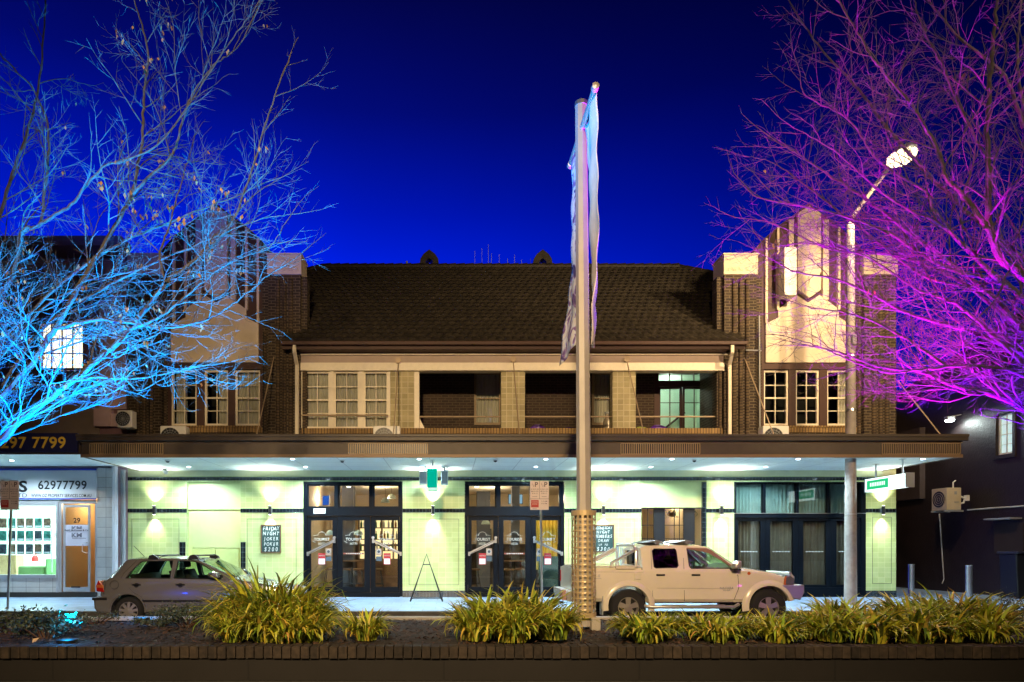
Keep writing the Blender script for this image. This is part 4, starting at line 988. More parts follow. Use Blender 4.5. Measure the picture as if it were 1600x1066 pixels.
# ================================================================= AIR CONDITIONERS
def aircon(name_label, x0, x1, y0, z0, z1, group='air conditioner units on the awning', dep=.3):
    t = thing('air_conditioner', name_label, 'air conditioner', ((x0+x1)/2, y0+dep/2, z0), group=group)
    g = MB(); g.box(x0, x1, y0, y0+dep, z0, z1); part('casing', g, WHITE, t, bevel=.02)
    r = (z1-z0)*.42; cx = x0+(x1-x0)*.40
    g = MB(); g.lathe([(0, 0), (r, 0), (r, .01), (0, .01)], (cx, y0-.012, (z0+z1)/2), 'y', 28); f = part('fan_grille', g, BLACK, t)
    g = MB()
    for rr in (r, r*.75, r*.5, r*.25): g.tube([(cx+math.cos(a)*rr, y0-.018, (z0+z1)/2+math.sin(a)*rr) for a in [6.2832*k/24 for k in range(25)]], .005, 4)
    for k in range(8):
        a = math.pi*k/8; g.tube([(cx+math.cos(a)*r, y0-.022, (z0+z1)/2+math.sin(a)*r), (cx-math.cos(a)*r, y0-.022, (z0+z1)/2-math.sin(a)*r)], .004, 4)
    part('guard', g, GREY, f)
    g = MB(); g.box(x1-.13, x1-.07, y0-.012, y0-.001, (z0+z1)/2+.02, (z0+z1)/2+.10); part('badge', g, GREY, t)
    return t
for px0, px1, lb in ((250, 290, 'white fan unit on the awning below the left gable windows'), (583, 625, 'white fan unit on the awning in front of the first block column'), (1192, 1233, 'white fan unit on the awning below the right gable windows')):
    aircon(lb, X(px0, 18.3), X(px1, 18.3), 18.3, 4.46, Z(665.5, 18.3))
aircon('pale box unit on the awning beside the left pilaster', X(183, 18.5), X(206, 18.5), 18.5, Z(668, 18.5), Z(641, 18.5), None)
t = thing('air_conditioner', 'beige air conditioner mounted on the dark lane wall', 'air conditioner', (SX-.5, 20.9, Z(798, 20.9)))
ax0, ax1, ay0, ay1, az0, az1 = X(1479.5, 20.6), X(1502, 20.6), 20.6, 21.25, Z(797, 20.6), Z(762, 20.6)
g = MB(); g.box(ax0, ax1, ay0, ay1, az0, az1); part('casing', g, mat('beige_casing', (.60, .52, .36), .5, var=.06), t, bevel=.015)
g = MB(); g.lathe([(0, 0), (.27, 0), (.27, .012), (0, .012)], (ax0-.014, (ay0+ay1)/2, (az0+az1)/2), 'x', 28); f_ = part('fan_grille', g, BLACK, t)
g = MB()
for rr in (.27, .2, .13, .06): g.tube([(ax0-.02, (ay0+ay1)/2+math.cos(a)*rr, (az0+az1)/2+math.sin(a)*rr) for a in [6.2832*k/24 for k in range(25)]], .006, 4)
part('guard', g, MATS['beige_casing'], f_)
g = MB(); g.box(ax0-.05, ax1+.1, ay0+.03, ay0+.07, az0-.05, az0-.003); g.box(ax0-.05, ax1+.1, ay1-.07, ay1-.03, az0-.05, az0-.003); part('bracket', g, GREY, t)
g = MB(); g.box(ax0+.24, ax0+.32, ay0-.006, ay0-.001, az1-.22, az1-.12); g.box(ax0+.24, ax0+.37, ay0-.03, ay0-.001, az0+.24, az0+.27); part('side_panel_detail', g, GREY, t)
g = MB(); g.tube([(ax1, ay0+.1, az0+.2), (ax1+.12, ay0+.05, az0+.24), (ax1+.15, ay0+.05, az0+.38), (ax1+.02, ay0+.1, az0+.46)], .03, 8); g.box(ax1+.16, ax1+.27, ay0, ay0+.1, az0+.3, az0+.48); g.tube([(ax0+.28, ay0+.1, az1), (ax0+.28, ay0+.1, az1+.18), (ax0+.36, ay0+.1, az1+.24)], .02, 8)
part('pipework', g, WHITE, t, smooth=True)

# ================================================================= WALL LIGHTS AND DOWNLIGHTS
SCN = emit_mat('sconce_glow', (1, 1, .88), 9)
for px, lb in ((243, 'at far left above the hatchback'), (423, 'above the small left chalkboard'), (676.5, 'between the two entrances'), (942, 'above the right chalkboard'), (1126, 'left of the curtained bay'), (1377, 'on the last tiled pier at right')):
    xx = X(px); zc = zt(797.5)
    t = thing('wall_light', 'slim up-and-down wall light '+lb, 'wall light', (xx, D, zc), group='up-and-down wall lights on the tiled front')
    g = MB(); g.box(xx-.05, xx+.05, D-.03, D-.0165, zc-.08, zc+.08); g.tube([(xx, D-.03, zc), (xx, D-.1, zc)], .02, 8); part('bracket', g, STEEL, t)
    g = MB(); g.tube([(xx, D-.10, zc-.13), (xx, D-.10, zc+.13)], .042, 14); part('housing', g, BLACK if px > 900 or px < 300 else BLACK, t, smooth=True)
    g = MB(); g.tube([(xx, D-.10, zc+.131), (xx, D-.10, zc+.137)], .036, 14); g.tube([(xx, D-.10, zc-.137), (xx, D-.10, zc-.131)], .036, 14); part('lens', g, SCN, t)
    for sgn in (1, -1):
        light('SPOT', (xx, D-.11, zc+sgn*.15), P_SCONCE*(1.7 if sgn > 0 else 1), (.92, 1, .90), t, .03, target=(xx, D-(.25 if sgn > 0 else .02), zc+sgn*.9), cone=112 if sgn > 0 else 84, blend=1.0, name='wall_light_beam')
DL = emit_mat('downlight_glow', (.75, .9, 1), 40)
rows_ = [(X(p, 16.75), 16.75, 'front row, '+l) for p, l in ((457, 'above the big strap plant clump'), (655, 'left of the green hanging sign'), (853, 'above the parking sign'), (1050, 'above the ute cab'), (1247, 'above the ute bonnet'), (1442, 'at the far right awning end'))]
rows_ += [(-12.2, 17.9, 'shop awning above the door marked 29'), (-14.6, 17.9, 'shop awning above the shop window')]
rows_ += [(X(p, 18.35), 18.35, 'rear row, '+l) for p, l in ((295, 'above the blind doorway'), (477.5, 'above the left entrance edge'), (659, 'beside the left speaker'), (837.5, 'above the right entrance'), (1017, 'above the bar window'), (1196.6, 'above the curtained bay'))]
for xx, yy, lb in rows_:
    t = thing('downlight', 'round awning downlight in the '+lb, 'downlight', (xx, yy, CZ), group='downlights in the awnings')
    CZ0, CZ = CZ, (CZ if xx > -11 else CZ+.12)
    g = MB(); g.lathe([(.05, -.008), (.085, -.008), (.09, -.001), (.05, -.001)], (xx, yy, CZ), 'z', 20); part('trim', g, WHITE, t, smooth=True)
    g = MB(); g.lathe([(0, -.012), (.05, -.010), (.05, -.002), (0, -.002)], (xx, yy, CZ), 'z', 16); part('lens', g, DL, t)
    light('SPOT', (xx, yy, CZ-.03), P_DOWN*(1 if xx > -11 else .8), (.62, .87, 1), t, .05, target=(xx, yy, 0), cone=155, blend=.5, name='downlight_beam'); CZ = CZ0

# ================================================================= SIGNS ON / UNDER THE AWNING
def lightbox(label, xc, w, y0, y1, z0, z1, m_side, m_near):
    t = thing('hanging_lightbox', label, 'sign', (xc, (y0+y1)/2, z0))
    g = MB(); g.box(xc-w/2, xc+w/2, y0, y1, z0, z1); part('casing', g, m_side, t)
    g = MB(); g.box(xc-w/2-.01, xc+w/2+.01, y0-.03, y0-.001, z0-.015, z1+.015); g.box(xc-w/2-.01, xc+w/2+.01, y1+.001, y1+.03, z0-.015, z1+.015); part('end_cap', g, m_near, t)
    for yy in (y0+.25, y1-.3):
        g = MB(); g.tube([(xc, yy, z1), (xc, yy, CZ)], .022, 8); g.box(xc-.06, xc+.06, yy-.06, yy+.06, CZ-.012, CZ-.001); part('hanger', g, STEEL, t)
    return t
t = lightbox('glowing white and green lightbox sign hanging below the right awning end', 11.9, .2, 16.5, 18.1, 3.21, 3.56, emit_mat('lightbox_white', (.8, 1, .95), 2.2), GREY)
g = MB(); g.box(11.79, 11.797, 17.15, 18.02, 3.26, 3.51); part('green_panel', g, emit_mat('lightbox_green', (.02, .55, .22), 1.2), t)
g = MB(); 
for k in range(9): g.box(11.782, 11.788, 17.27+k*.07, 17.31+k*.07, 3.34, 3.44)
part('panel_marks', g, emit_mat('lightbox_mark', (.7, 1, .8), 1.6), t)
lightbox('teal green lightbox sign hung end-on between the two entrances', -.415, .235, 16.7, 17.7, 3.22, 3.68, emit_mat('lightbox_side', (.6, 1, .8), 1.0), emit_mat('lightbox_teal', (.0, .50, .34), .9))
SPK = mat('speaker_case', (.55, .62, .66), .5, var=.04)
for px0, px1, lb, mm in ((655, 667, 'left of the teal sign', WHITE), (689, 700, 'right of the teal sign', SPK)):
    a, b2 = X(px0, 18.3), X(px1, 18.3)
    t = thing('wall_speaker', 'small box speaker under the awning '+lb, 'speaker', ((a+b2)/2, 18.4, 3.4), group='box speakers under the awning')
    g = MB(); g.box(a, b2, 18.3, 18.5, Z(757, 18.3), Z(735, 18.3)); part('cabinet', g, mm, t, bevel=.02)
    g = MB(); g.box(a+.02, b2-.02, 18.29, 18.299, Z(755, 18.3), Z(737, 18.3)); part('speaker_grille', g, GREY, t)
    g = MB(); g.tube([((a+b2)/2, 18.4, Z(735, 18.3)), ((a+b2)/2, 18.4, CZ)], .02, 6); g.box((a+b2)/2-.12, (a+b2)/2+.12, 18.36, 18.44, CZ-.02, CZ-.002); part('bracket', g, GREY, t)
# cameras / sensors on ceiling
for px, py, lb in ((262, 719, 'small white dome camera near the left awning end'), (535, 719, 'small sensor on the awning ceiling above the left entrance'), (774, 718, 'dark dome camera on the awning ceiling above the right entrance'), (1085, 718, 'small sensor on the awning ceiling above the ute')):
    d_ = (CZ-CH)/(856-py)*1000; xx = X(px, d_)
    t = thing('ceiling_sensor', lb, 'camera', (xx, d_, CZ))
    g = MB(); g.lathe([(.07, 0), (.07, -.03), (.02, -.035)], (xx, d_, CZ-.001), 'z', 14); part('base', g, WHITE, t); g = MB(); g.lathe([(.05, -.03), (.04, -.06), (.0, -.075)], (xx, d_, CZ), 'z', 14); part('dome', g, BLACK, t)
t = thing('wall_camera', 'curved wall camera on the tiles at far left', 'camera', (X(262), D, zt(740)))
g = MB(); g.tube([(X(258), D, zt(731)), (X(260), D-.2, zt(733)), (X(265), D-.3, zt(739))], .03, 8); part('arm', g, GREY, t); g = MB(); g.tube([(X(262), D-.25, zt(736)), (X(269), D-.42, zt(741))], .06, 10); part('camera_body', g, WHITE, t)

# chalkboards
BOARD = mat('chalkboard', (.015, .05, .05), .8, var=.25, vscale=6)
def chalk(label, px0, px1, py0, py1, lines):
    t = thing('chalkboard', label, 'chalkboard', (X((px0+px1)/2), D-.02, zt(py1)))
    x0, x1, z0, z1 = X(px0), X(px1), zt(py1), zt(py0); f = .03
    g = MB(); g.box(x0, x1, D-.05, D-.001, z0, z0+f); g.box(x0, x1, D-.05, D-.001, z1-f, z1); g.box(x0, x0+f, D-.05, D-.001, z0+f, z1-f); g.box(x1-f, x1, D-.05, D-.001, z0+f, z1-f); part('frame', g, WOOD, t)
    g = MB(); g.box(x0+f, x1-f, D-.03, D-.002, z0+f, z1-f); part('board', g, BOARD, t)
    g = MB(); n = len(lines); rr = random.Random(3)
    for i, (s_, sz) in enumerate(lines):
        zc = z1-f-(z1-z0-2*f)*(i+.55)/n
        w = len(s_)*sz*.62; 
        for j, ch in enumerate(s_):
            if ch == ' ': continue
            g.text(ch, (x0+x1)/2+(j-(len(s_)-1)/2)*min(sz*.62, (x1-x0-.1)/len(s_)), zc+rr.uniform(-.008, .008), D-.034, sz*.95, .004, shear=.15, rot=rr.uniform(-.12, .12), sx=.8)
    part('chalk_lettering', g, CHALK, t)
chalk('brown framed chalkboard reading Friday night joker poker', 408, 439.5, 820, 864, [('FRIDAY', .17), ('NIGHT', .16), ('JOKER', .15), ('POKER', .15), ('$200', .18)])
chalk('brown framed chalkboard reading Wednesday night members draw', 925, 959, 820, 863, [('WEDNESDAY', .13), ('NIGHT', .13), ('MEMBERS', .14), ('DRAW', .13), ('UP TO', .09), ('$300', .17)])

# A-frame stand
t = thing('a_frame_stand', 'empty black metal A-frame stand on the footpath between the entrances', 'sign stand', (X(666, 17.6), 17.6, PZ))
ya = 17.55
P0 = lambda px, py, d: Vector((X(px, d), d, Z(py, d)))
top = P0(666.5, 866, ya); bl = Vector((X(641, ya), ya, PZ+.01)); br = Vector((X(691.5, ya), ya, PZ+.01))
g = MB(); g.tube([bl, top, br], .022, 8)
m1 = bl.lerp(top, .78); m2 = br.lerp(top, .78); g.tube([m1, m2], .014, 6); g.tube([bl+Vector((0,0,.08)), br+Vector((0,0,.08))], .014, 6)
part('front_frame', g, BLACK, t)
g = MB(); o3 = Vector((0, .42, 0)); g.tube([bl+o3, top+Vector((0,.02,0)), br+o3], .018, 8); g.tube([bl+o3+Vector((0,0,.08)), br+o3+Vector((0,0,.08))], .014, 6); part('rear_frame', g, BLACK, t)
# white-grey railing seen behind the ute bed
for k, px in enumerate((963.5, 966, 969.5, 972.5, 978.5, 981.5, 987, 989.5, 994.5, 997)):
    pass
t = thing('post_rail', 'row of slim paired grey posts against the tiles behind the ute', 'railing', (X(980, 18.2), 18.2, PZ))
for px in (964, 970, 979, 988, 996):
    g = MB()
    for q in (0, 2.6): g.tube([(X(px+q, 18.2), 18.2, PZ), (X(px+q, 18.2), 18.2, Z(849, 18.2))], .017, 6)
    g.box(X(px-1, 18.2), X(px+3.8, 18.2), 18.17, 18.23, Z(849.5, 18.2), Z(848.3, 18.2)); part('post', g, GREY, t)
g = MB(); g.box(X(963, 18.2), X(1000, 18.2), 18.18, 18.22, .4, .43); part('bottom_rail', g, GREY, t)

# ================================================================= PARKING SIGNS
PWH = mat('parking_sign_face', (.68, .58, .56), .5, var=.05); PRED = mat('parking_red', (.42, .03, .03), .5, var=0); PGR = mat('parking_ink', (.10, .07, .08), .6, var=0)
def parking(px, d, base_px, label, top_py=752, bot_py=797):
    t = thing('parking_sign', label, 'parking sign', (X(base_px, d), d, PZ), group='half-hour parking signs on the kerb')
    g = MB(); g.tube([(X(base_px, d), d, PZ), (X(px+2, d), d, Z(760, d))], .028, 10); part('pole', g, STEEL, t, smooth=True)
    x0, x1 = X(px-14.5, d), X(px+14.5, d); zt_, zb_ = Z(top_py, d), Z(bot_py, d); zm = zb_+(zt_-zb_)*.38; y = d-.05
    g = MB(); g.box(x0, x1, y, y+.012, zb_, zt_); pnl = part('sign_plate', g, PWH, t, bevel=.004)
    xm = (x0+x1)/2
    g = MB()
    g.box(xm-.004, xm+.004, y-.004, y-.001, zm, zt_); g.box(x0, x1, y-.004, y-.001, zm-.004, zm+.004)
    for cx in ((x0+xm)/2, (x1+xm)/2):
        g.text('P', cx+.035, zt_-.09, y-.004, .16, .02); g.text('1', cx-.065, zt_-.07, y-.004, .07); g.text('2', cx-.03, zt_-.12, y-.004, .07)
        g.box(cx-.075, cx-.02, y-.004, y-.002, zt_-.098, zt_-.093)
        g.text('8.30-5.30', cx, zt_-.20, y-.004, .045, .004); g.text('MON-FRI', cx, zt_-.25, y-.004, .042, .004); g.text('8.30-12', cx, zt_-.30, y-.004, .042, .004)
        g.box(cx-.06, cx+.06, y-.004, y-.002, zm+.05, zm+.058)
    g.text('7-9 AM', (x1+xm)/2, zm-.06, y-.004, .045, .004); g.text('4-6 PM', (x1+xm)/2, zm-.115, y-.004, .045, .004)
    g.box((x0+xm)/2-.06, (x0+xm)/2+.05, y-.004, y-.002, zb_+.03, zb_+.036)
    part('sign_lettering', g, PGR, pnl)
    g = MB(); g.box(x0+.02, xm-.02, y-.004, y-.0012, zb_+.06, zm-.03); part('red_panel', g, PRED, pnl)
    g = MB(); g.text('LOADING', (x0+xm)/2, zm-.075, y-.008, .042, .006, sx=.85); g.text('ZONE', (x0+xm)/2, zm-.125, y-.008, .045, .006); part('red_panel_lettering', g, PWH, pnl)
parking(842.5, 15.4, 847, 'parking sign on a steel pole in front of the right entrance')
parking(17, 15.4, 12, 'parking sign on a pole at the far left beside the shop window')

# ================================================================= VERANDA FURNITURE
PURP = mat('purple_vinyl', (.10, .02, .30), .35, var=.05); LIME = mat('lime_vinyl', (.25, .30, .03), .4, var=.05)
def tub(x, y, z, m, label, w=.62):
    t = thing('tub_chair', label, 'chair', (x, y, z), group='tub chairs on the veranda')
    g = MB()
    r0 = w/2
    prof = [(r0*.8, 0), (r0, .1), (r0*1.02, .5), (r0*.9, .72), (r0*.78, .74), (r0*.76, .45)]
    n = 20; b0 = len(g.v)
    for r, h in prof:
        for k in range(n+1):
            a = math.pi*(-.15)+math.pi*1.3*k/n; hh = h*(.72+.28*max(0, math.sin(a))) if h > .3 else h
            g.v.append((x+math.cos(a)*r, y+math.sin(a)*r, z+.1+hh))
    for i in range(len(prof)-1):
        for k in range(n): a = b0+i*(n+1)+k; g.f.append((a, a+1, a+n+2, a+n+1))
    part('backrest', g, m, t, smooth=True)
    g = MB(); g.lathe([(0, .1), (r0*.78, .1), (r0*.78, .42), (r0*.6, .47), (0, .47)], (x, y, z), 'z', 20); part('seat', g, m, t, smooth=True)
    for sx in (-1, 1):
        for sy in (-1, 1): g = MB(); g.tube([(x+sx*.2, y+sy*.2, z+.12), (x+sx*.22, y+sy*.22, z)], .018, 6); part('leg', g, BLACK, t)
VF = UZ0+.25
tub(X(841, 19.9), 19.9, VF, PURP, 'purple tub chair behind the wall right of the middle block column')
tub(X(893, 20.0), 20.0, VF-.05, PURP, 'purple tub chair mostly hidden left of the flagpole', .8)
tub(X(920, 20.1), 20.1, VF-.05, PURP, 'purple tub chair just right of the flagpole', .7)
tub(X(1005, 19.95), 19.95, VF-.05, LIME, 'lime green tub chair beside the right block column')
tub(X(1032, 19.9), 19.9, VF, PURP, 'purple tub chair in front of the lit french door', .7)
t = thing('gas_cylinder', 'tall pale bottle-shaped cylinder on the veranda left of the right block column', 'cylinder', (X(948, 20.2), 20.2, VF))
g = MB(); g.lathe([(0, .0), (.11, 0), (.11, .95), (.06, 1.05), (.05, 1.18), (0, 1.18)], (X(948, 20.2), 20.2, VF), 'z', 18); part('body', g, mat('cylinder_grey', (.42, .36, .28), .25, .3, var=.05), t, smooth=True)
g = MB(); g.lathe([(.06, 1.18), (.075, 1.19), (.075, 1.25), (0, 1.25)], (X(948, 20.2), 20.2, VF), 'z', 14); part('cap', g, GREY, t)
t = thing('leaning_plank', 'pale plank leaning beside the white veranda post', 'plank', (X(658, 19.5), 19.5, VF))
g = MB(); g.prism([(X(648.5), zt(651)), (X(655), zt(651)), (X(664), zt(669)), (X(656), zt(669))], D+.24, D+.28); part('board', g, WHITEP, t)

# ================================================================= STREET LAMP
def street_lamp(x, y, ydir, label, group=None, light_w=0, target=None, cone=150):
    t = thing('street_lamp', label, 'street lamp', (x, y, PZ), group=group)
    POL = mat('lamp_pole_paint', (.32, .29, .26), .6, var=.25, vscale=4, bump=.2)
    g = MB(); g.tube([(x, y, PZ), (x, y, 3), (x, y, 6), (x, y, 10.1)], [.15, .135, .115, .09], 20); part('pole', g, POL, t, smooth=True)
    g = MB(); g.tube([(x, y, 2.5), (x, y, 2.52)], .142, 20); 
    for z in (5.2, 6.6, 8.0): g.tube([(x, y, z), (x, y, z+.05)], .128, 16)
    g.box(x-.05, x+.05, y-.17, y-.1, 6.9, 7.15); part('pole_band', g, STEEL, t)
    hy = y+ydir*1.88
    pts = [(x, y, 10.0), (x, y+ydir*.12, 10.25), (x, y+ydir*.6, 10.42), (x, y+ydir*1.5, 10.72)]
    g = MB(); g.tube(pts, .055, 12); part('arm', g, POL, t, smooth=True)
    g = MB()
    n = 16; prof = [(-.42, .02), (-.36, .10), (-.15, .17), (.1, .18), (.3, .13), (.42, .03)]
    b0 = len(g.v)
    for a, r in prof:
        for k in range(n): g.v.append((x+math.cos(6.2832*k/n)*r*1.25, hy+ydir*a, 10.74+max(-.02, math.sin(6.2832*k/n)*r*.75)))
    for i in range(len(prof)-1):
        for k in range(n): a = b0+i*n+k; c = b0+i*n+(k+1) % n; g.f.append((a, c, c+n, a+n))
    part('lamp_head', g, GREY, t, smooth=True)
    g = MB(); b0 = len(g.v)
    for a, r in [(q[0]*.82, q[1]*.9) for q in prof]:
        for k in range(n+1): g.v.append((x+math.cos(math.pi+math.pi*k/n)*r*1.75, hy+ydir*a, 10.71+math.sin(math.pi+math.pi*k/n)*r*1.15))
    for i in range(len(prof)-1):
        for k in range(n): a = b0+i*(n+1)+k; g.f.append((a, a+1, a+n+2, a+n+1))
    gm = 'street_glow' if ydir < 0 else 'far_street_glow'
    part('lens', g, MATS[gm] if gm in MATS else emit_mat(gm, (1, .80, .45), 4.5 if ydir < 0 else 4.5), t, smooth=True)
    if light_w:
        light('SPOT', (x, hy, 10.40 if ydir < 0 else 10.0), light_w, (1, .70, .37), t, .10 if ydir < 0 else .42, target=target, cone=cone, blend=1.0 if ydir > 0 else .5, name='street_light')
    return t
street_lamp(X(1329, 16.7), 16.7, -1, 'tall pale street lamp rising through the awning, glowing at right', light_w=P_STREET, target=(X(1333, 16.7)-3, 19.5, 0), cone=165)
street_lamp(-1.6, -9.5, 1, 'street lamp across the road behind the viewpoint, the left one of two', 'street lamps across the road', P_OPPOSITE, (.8, 19, .2), 62)
street_lamp(15.0, -9.5, 1, 'street lamp across the road behind the viewpoint, the right one of two', 'street lamps across the road', P_OPPOSITE*1.0, (12.5, 10, 10.5), 46)


# ================================================================= FLAGPOLE
fp = thing('banner_pole', 'tall steel banner pole with a caged base standing in the planter', 'banner pole', (2.12, 10.1, BZ))
g = MB(); g.tube([(2.16, 10.1, BZ), (2.10, 10.1, 8.60)], [.125, .092], 8); part('pole', g, mat('pole_metal', (.42, .39, .37), .42, .25, var=.12, vscale=2), fp)
g = MB(); g.tube([(2.10, 10.1, 8.60), (2.10, 10.1, 8.66)], .10, 12); part('cap', g, STEEL, fp)
g = MB(); g.tube([(2.105, 9.15, 8.22), (2.105, 11.0, 8.22)], .042, 12); 
for yy in (9.15, 11.0): g.lathe([(0, -.05), (.05, -.04), (.055, .04), (0, .05)], (2.105, yy, 8.22), 'y', 12)
part('banner_arm', g, mat('arm_metal', (.6, .55, .5), .35, .6, var=0), fp, smooth=True)
cage = MB(); cx, cy, r = 2.14, 10.1, .185
z = .58
while z < 2.2:
    cage.tube([(cx+math.cos(a)*r, cy+math.sin(a)*r, z) for a in [6.2832*k/20 for k in range(21)]], .011, 4, cap=False); z += .088
for k in range(16):
    a = 6.2832*(k+.3)/16; w = .017
    p = (cx+math.cos(a)*(r+.006), cy+math.sin(a)*(r+.006)); tx, ty = -math.sin(a)*w, math.cos(a)*w
    cage.add([(p[0]-tx, p[1]-ty, .56), (p[0]+tx, p[1]+ty, .56), (p[0]+tx, p[1]+ty, 2.21), (p[0]-tx, p[1]-ty, 2.21)], [(0,1,2,3)])
for z0_, z1_ in ((.54, .62), (2.14, 2.22)): cage.lathe([(r+.004, z0_), (r+.010, z0_), (r+.010, z1_), (r+.004, z1_)], (cx, cy, 0), 'z', 24)
part('cage', cage, mat('cage_metal', (.52, .40, .23), .42, .3, var=.15), fp)
for sx, sy in ((-1,-1), (1,-1), (-1,1), (1,1)):
    g = MB(); g.box(cx+sx*.15-.07, cx+sx*.15+.07, cy+sy*.14-.07, cy+sy*.14+.07, BZ-.05, .55); part('base_block', g, CONC, fp, bevel=.01)
BAN = bpy.data.materials.new('banner_print'); BAN.use_nodes = True; nt = BAN.node_tree; b = nt.nodes['Principled BSDF']; b.inputs['Roughness'].default_value = .7
tc = nt.nodes.new('ShaderNodeTexCoord'); nn = nt.nodes.new('ShaderNodeTexNoise'); nn.inputs['Scale'].default_value = 3.2; nn.inputs['Detail'].default_value = 6; nn.inputs['Distortion'].default_value = 1.5
nt.links.new(tc.outputs['Object'], nn.inputs['Vector']); rp = nt.nodes.new('ShaderNodeValToRGB'); nt.links.new(nn.outputs['Fac'], rp.inputs[0]); e = rp.color_ramp.elements
e[0].position = .36; e[0].color = (.05, .05, .14, 1); e[1].position = .75; e[1].color = (.7, .65, .62, 1)
for p, c in ((.44, (.30, .16, .45, 1)), (.5, (.70, .75, .85, 1)), (.6, (.80, .76, .80, 1))): q = rp.color_ramp.elements.new(p); q.color = c
nt.links.new(rp.outputs[0], b.inputs['Base Color'])
def banner(y0, y1, zt_, zb0, zb1, label, m, sway, cx0=2.105, tw=0):
    def f(u, v):
        y = y0+(y1-y0)*u; zb = zb0+(zb1-zb0)*u; z = zt_+(zb-zt_)*v
        return (cx0+tw*v**.7*(1-u)+sway*v*v*(.3+.7*u)+.035*math.sin(v*9+u*3)*v+.03*math.sin(u*7+v*3)+.012*math.sin(v*31+u*4), y, z)
    g = MB(); g.sheet(f, 14, 50); o = part('banner', g, m, smooth='raw', origin=(2.1, (y0+y1)/2, zb0)); 
    for p in o.data.polygons: p.use_smooth = True
    s_ = o.modifiers.new('t', 'SOLIDIFY'); s_.thickness = .004
    tag(o, label, 'banner', 'banners on the steel pole')
banner(10.22, 10.95, 8.20, 4.9, 4.75, 'blue and purple printed banner hanging at the left of the pole', BAN, -.16)
banner(9.98, 9.2, 8.20, 4.75, 4.55, 'creamy weathered banner back hanging at the right of the pole', mat('banner_back', (.80, .74, .66), .75, var=.18, vscale=2.5), -.03, 2.13, .15)

# bollards and bin
for px, d, lb in ((1424, 19.6, 'steel bollard at the lane mouth, beside the last tiled pier'), (1514, 18.4, 'steel bollard at the lane mouth, nearer the dark building')):
    t = thing('bollard', lb, 'bollard', (X(px, d), d, PZ), group='steel bollards at the lane mouth')
    g = MB(); g.tube([(X(px, d), d, PZ), (X(px, d), d, 1.12)], .085, 18); part('post', g, STEEL, t, smooth=True)
    g = MB(); g.tube([(X(px, d), d, 1.12), (X(px, d), d, 1.135)], .088, 18); part('cap', g, GREY, t)
t = thing('wheelie_bin', 'dark wheeled rubbish bin against the dark lane wall', 'bin', (16.5, 18.6, PZ))
bx0, bx1 = X(1574, 18.7), X(1606, 18.7)
g = MB(); g.prism([(bx0+.05, PZ+.08), (bx1-.05, PZ+.08), (bx1, 1.45), (bx0, 1.45)], 18.4, 19.0); part('tub', g, BLACK, t, bevel=.03)
g = MB(); g.box(bx0-.03, bx1+.03, 18.34, 19.04, 1.46, 1.53); part('lid', g, mat('bin_lid', (.03, .03, .05), .4, var=0), t, bevel=.02)
for xx in (bx0+.02, bx1-.1):
    g = MB(); g.lathe([(0, 0), (.1, 0), (.1, .05), (0, .05)], (xx, 18.95, PZ+.1), 'x', 14); part('wheel', g, RUB, t)

# ================================================================= VEHICLES
def apply_bool(obj, cutters):
    for c in cutters:
        m = obj.modifiers.new('b', 'BOOLEAN'); m.operation = 'DIFFERENCE'; m.solver = 'EXACT'; m.object = c
    bpy.context.view_layer.update()
    dg = bpy.context.evaluated_depsgraph_get(); me = bpy.data.meshes.new_from_object(obj.evaluated_get(dg))
    obj.modifiers.clear(); old = obj.data; obj.data = me; me.name = obj.name
    for c in cutters:
        d = c.data; bpy.data.objects.remove(c); bpy.data.meshes.remove(d)
    bm = bmesh.new(); bm.from_mesh(me)
    for f in bm.faces: f.smooth = True
    for e in bm.edges:
        e.smooth = not (len(e.link_faces) == 2 and e.calc_face_angle(0) > R(28))
    bm.to_mesh(me); bm.free()
def ring(x, ztop, zbot, belt, w, wr, crown=.03):
    b = min(belt, ztop-.05); h = []
    h += [(0, zbot), (w*.80, zbot), (w*.93, zbot+.03), (w*.985, zbot+.10)]
    zm = zbot+(b-zbot)*.55
    h += [(w, zm), (w*1.0, b-.10*(b-zbot)), (w*.975, b)]
    for t in (.33, .66): h.append((w*.975+(wr-w*.975)*t, b+(ztop-.05-b)*t))
    h += [(wr, ztop-.05), (wr-.035, ztop-.018), (wr*.75, ztop), (wr*.35, ztop+crown*.8), (0, ztop+crown)]
    pts = [(x, -y, z) for y, z in h]                      # near side first
    pts += [(x, y, z) for y, z in h[-2:0:-1]]
    return pts
def loft(st):
    g = MB(); n = None
    for s_ in st:
        rg = ring(*s_); n = len(rg); g.v += rg
    for i in range(len(st)-1):
        for k in range(n): a = i*n+k; c = i*n+(k+1) % n; g.f.append((a, c, c+n, a+n))
    g.f.append(tuple(range(n-1, -1, -1))); e = (len(st)-1)*n; g.f.append(tuple(e+k for k in range(n)))
    return g
def interp(st, step=.12):
    out = []
    for a, b in zip(st, st[1:]):
        n = max(1, int((b[0]-a[0])/step))
        for k in range(n): t = k/n; out.append(tuple(a[i]+(b[i]-a[i])*t for i in range(len(a))))
    out.append(st[-1]); return out
def cutter(g): 
    o = part('cutter', g, BLACK); return o
def slab(p0, p1, halfw, halfw2, th):         # slanted pane between two points of the centre line
    p0, p1 = Vector(p0), Vector(p1); d = (p1-p0).normalized(); nrm = Vector((-d.z, 0, d.x))*th/2
    vs = []
    for sgn in (-1, 1):
        for p, hw in ((p0, halfw), (p1, halfw2)):
            for sy in (-1, 1): q = p+nrm*sgn; vs.append((q.x, sy*hw, q.z))
    return MB().add(vs, [(0,1,3,2), (4,6,7,5), (0,4,5,1), (2,3,7,6), (0,2,6,4), (1,5,7,3)])
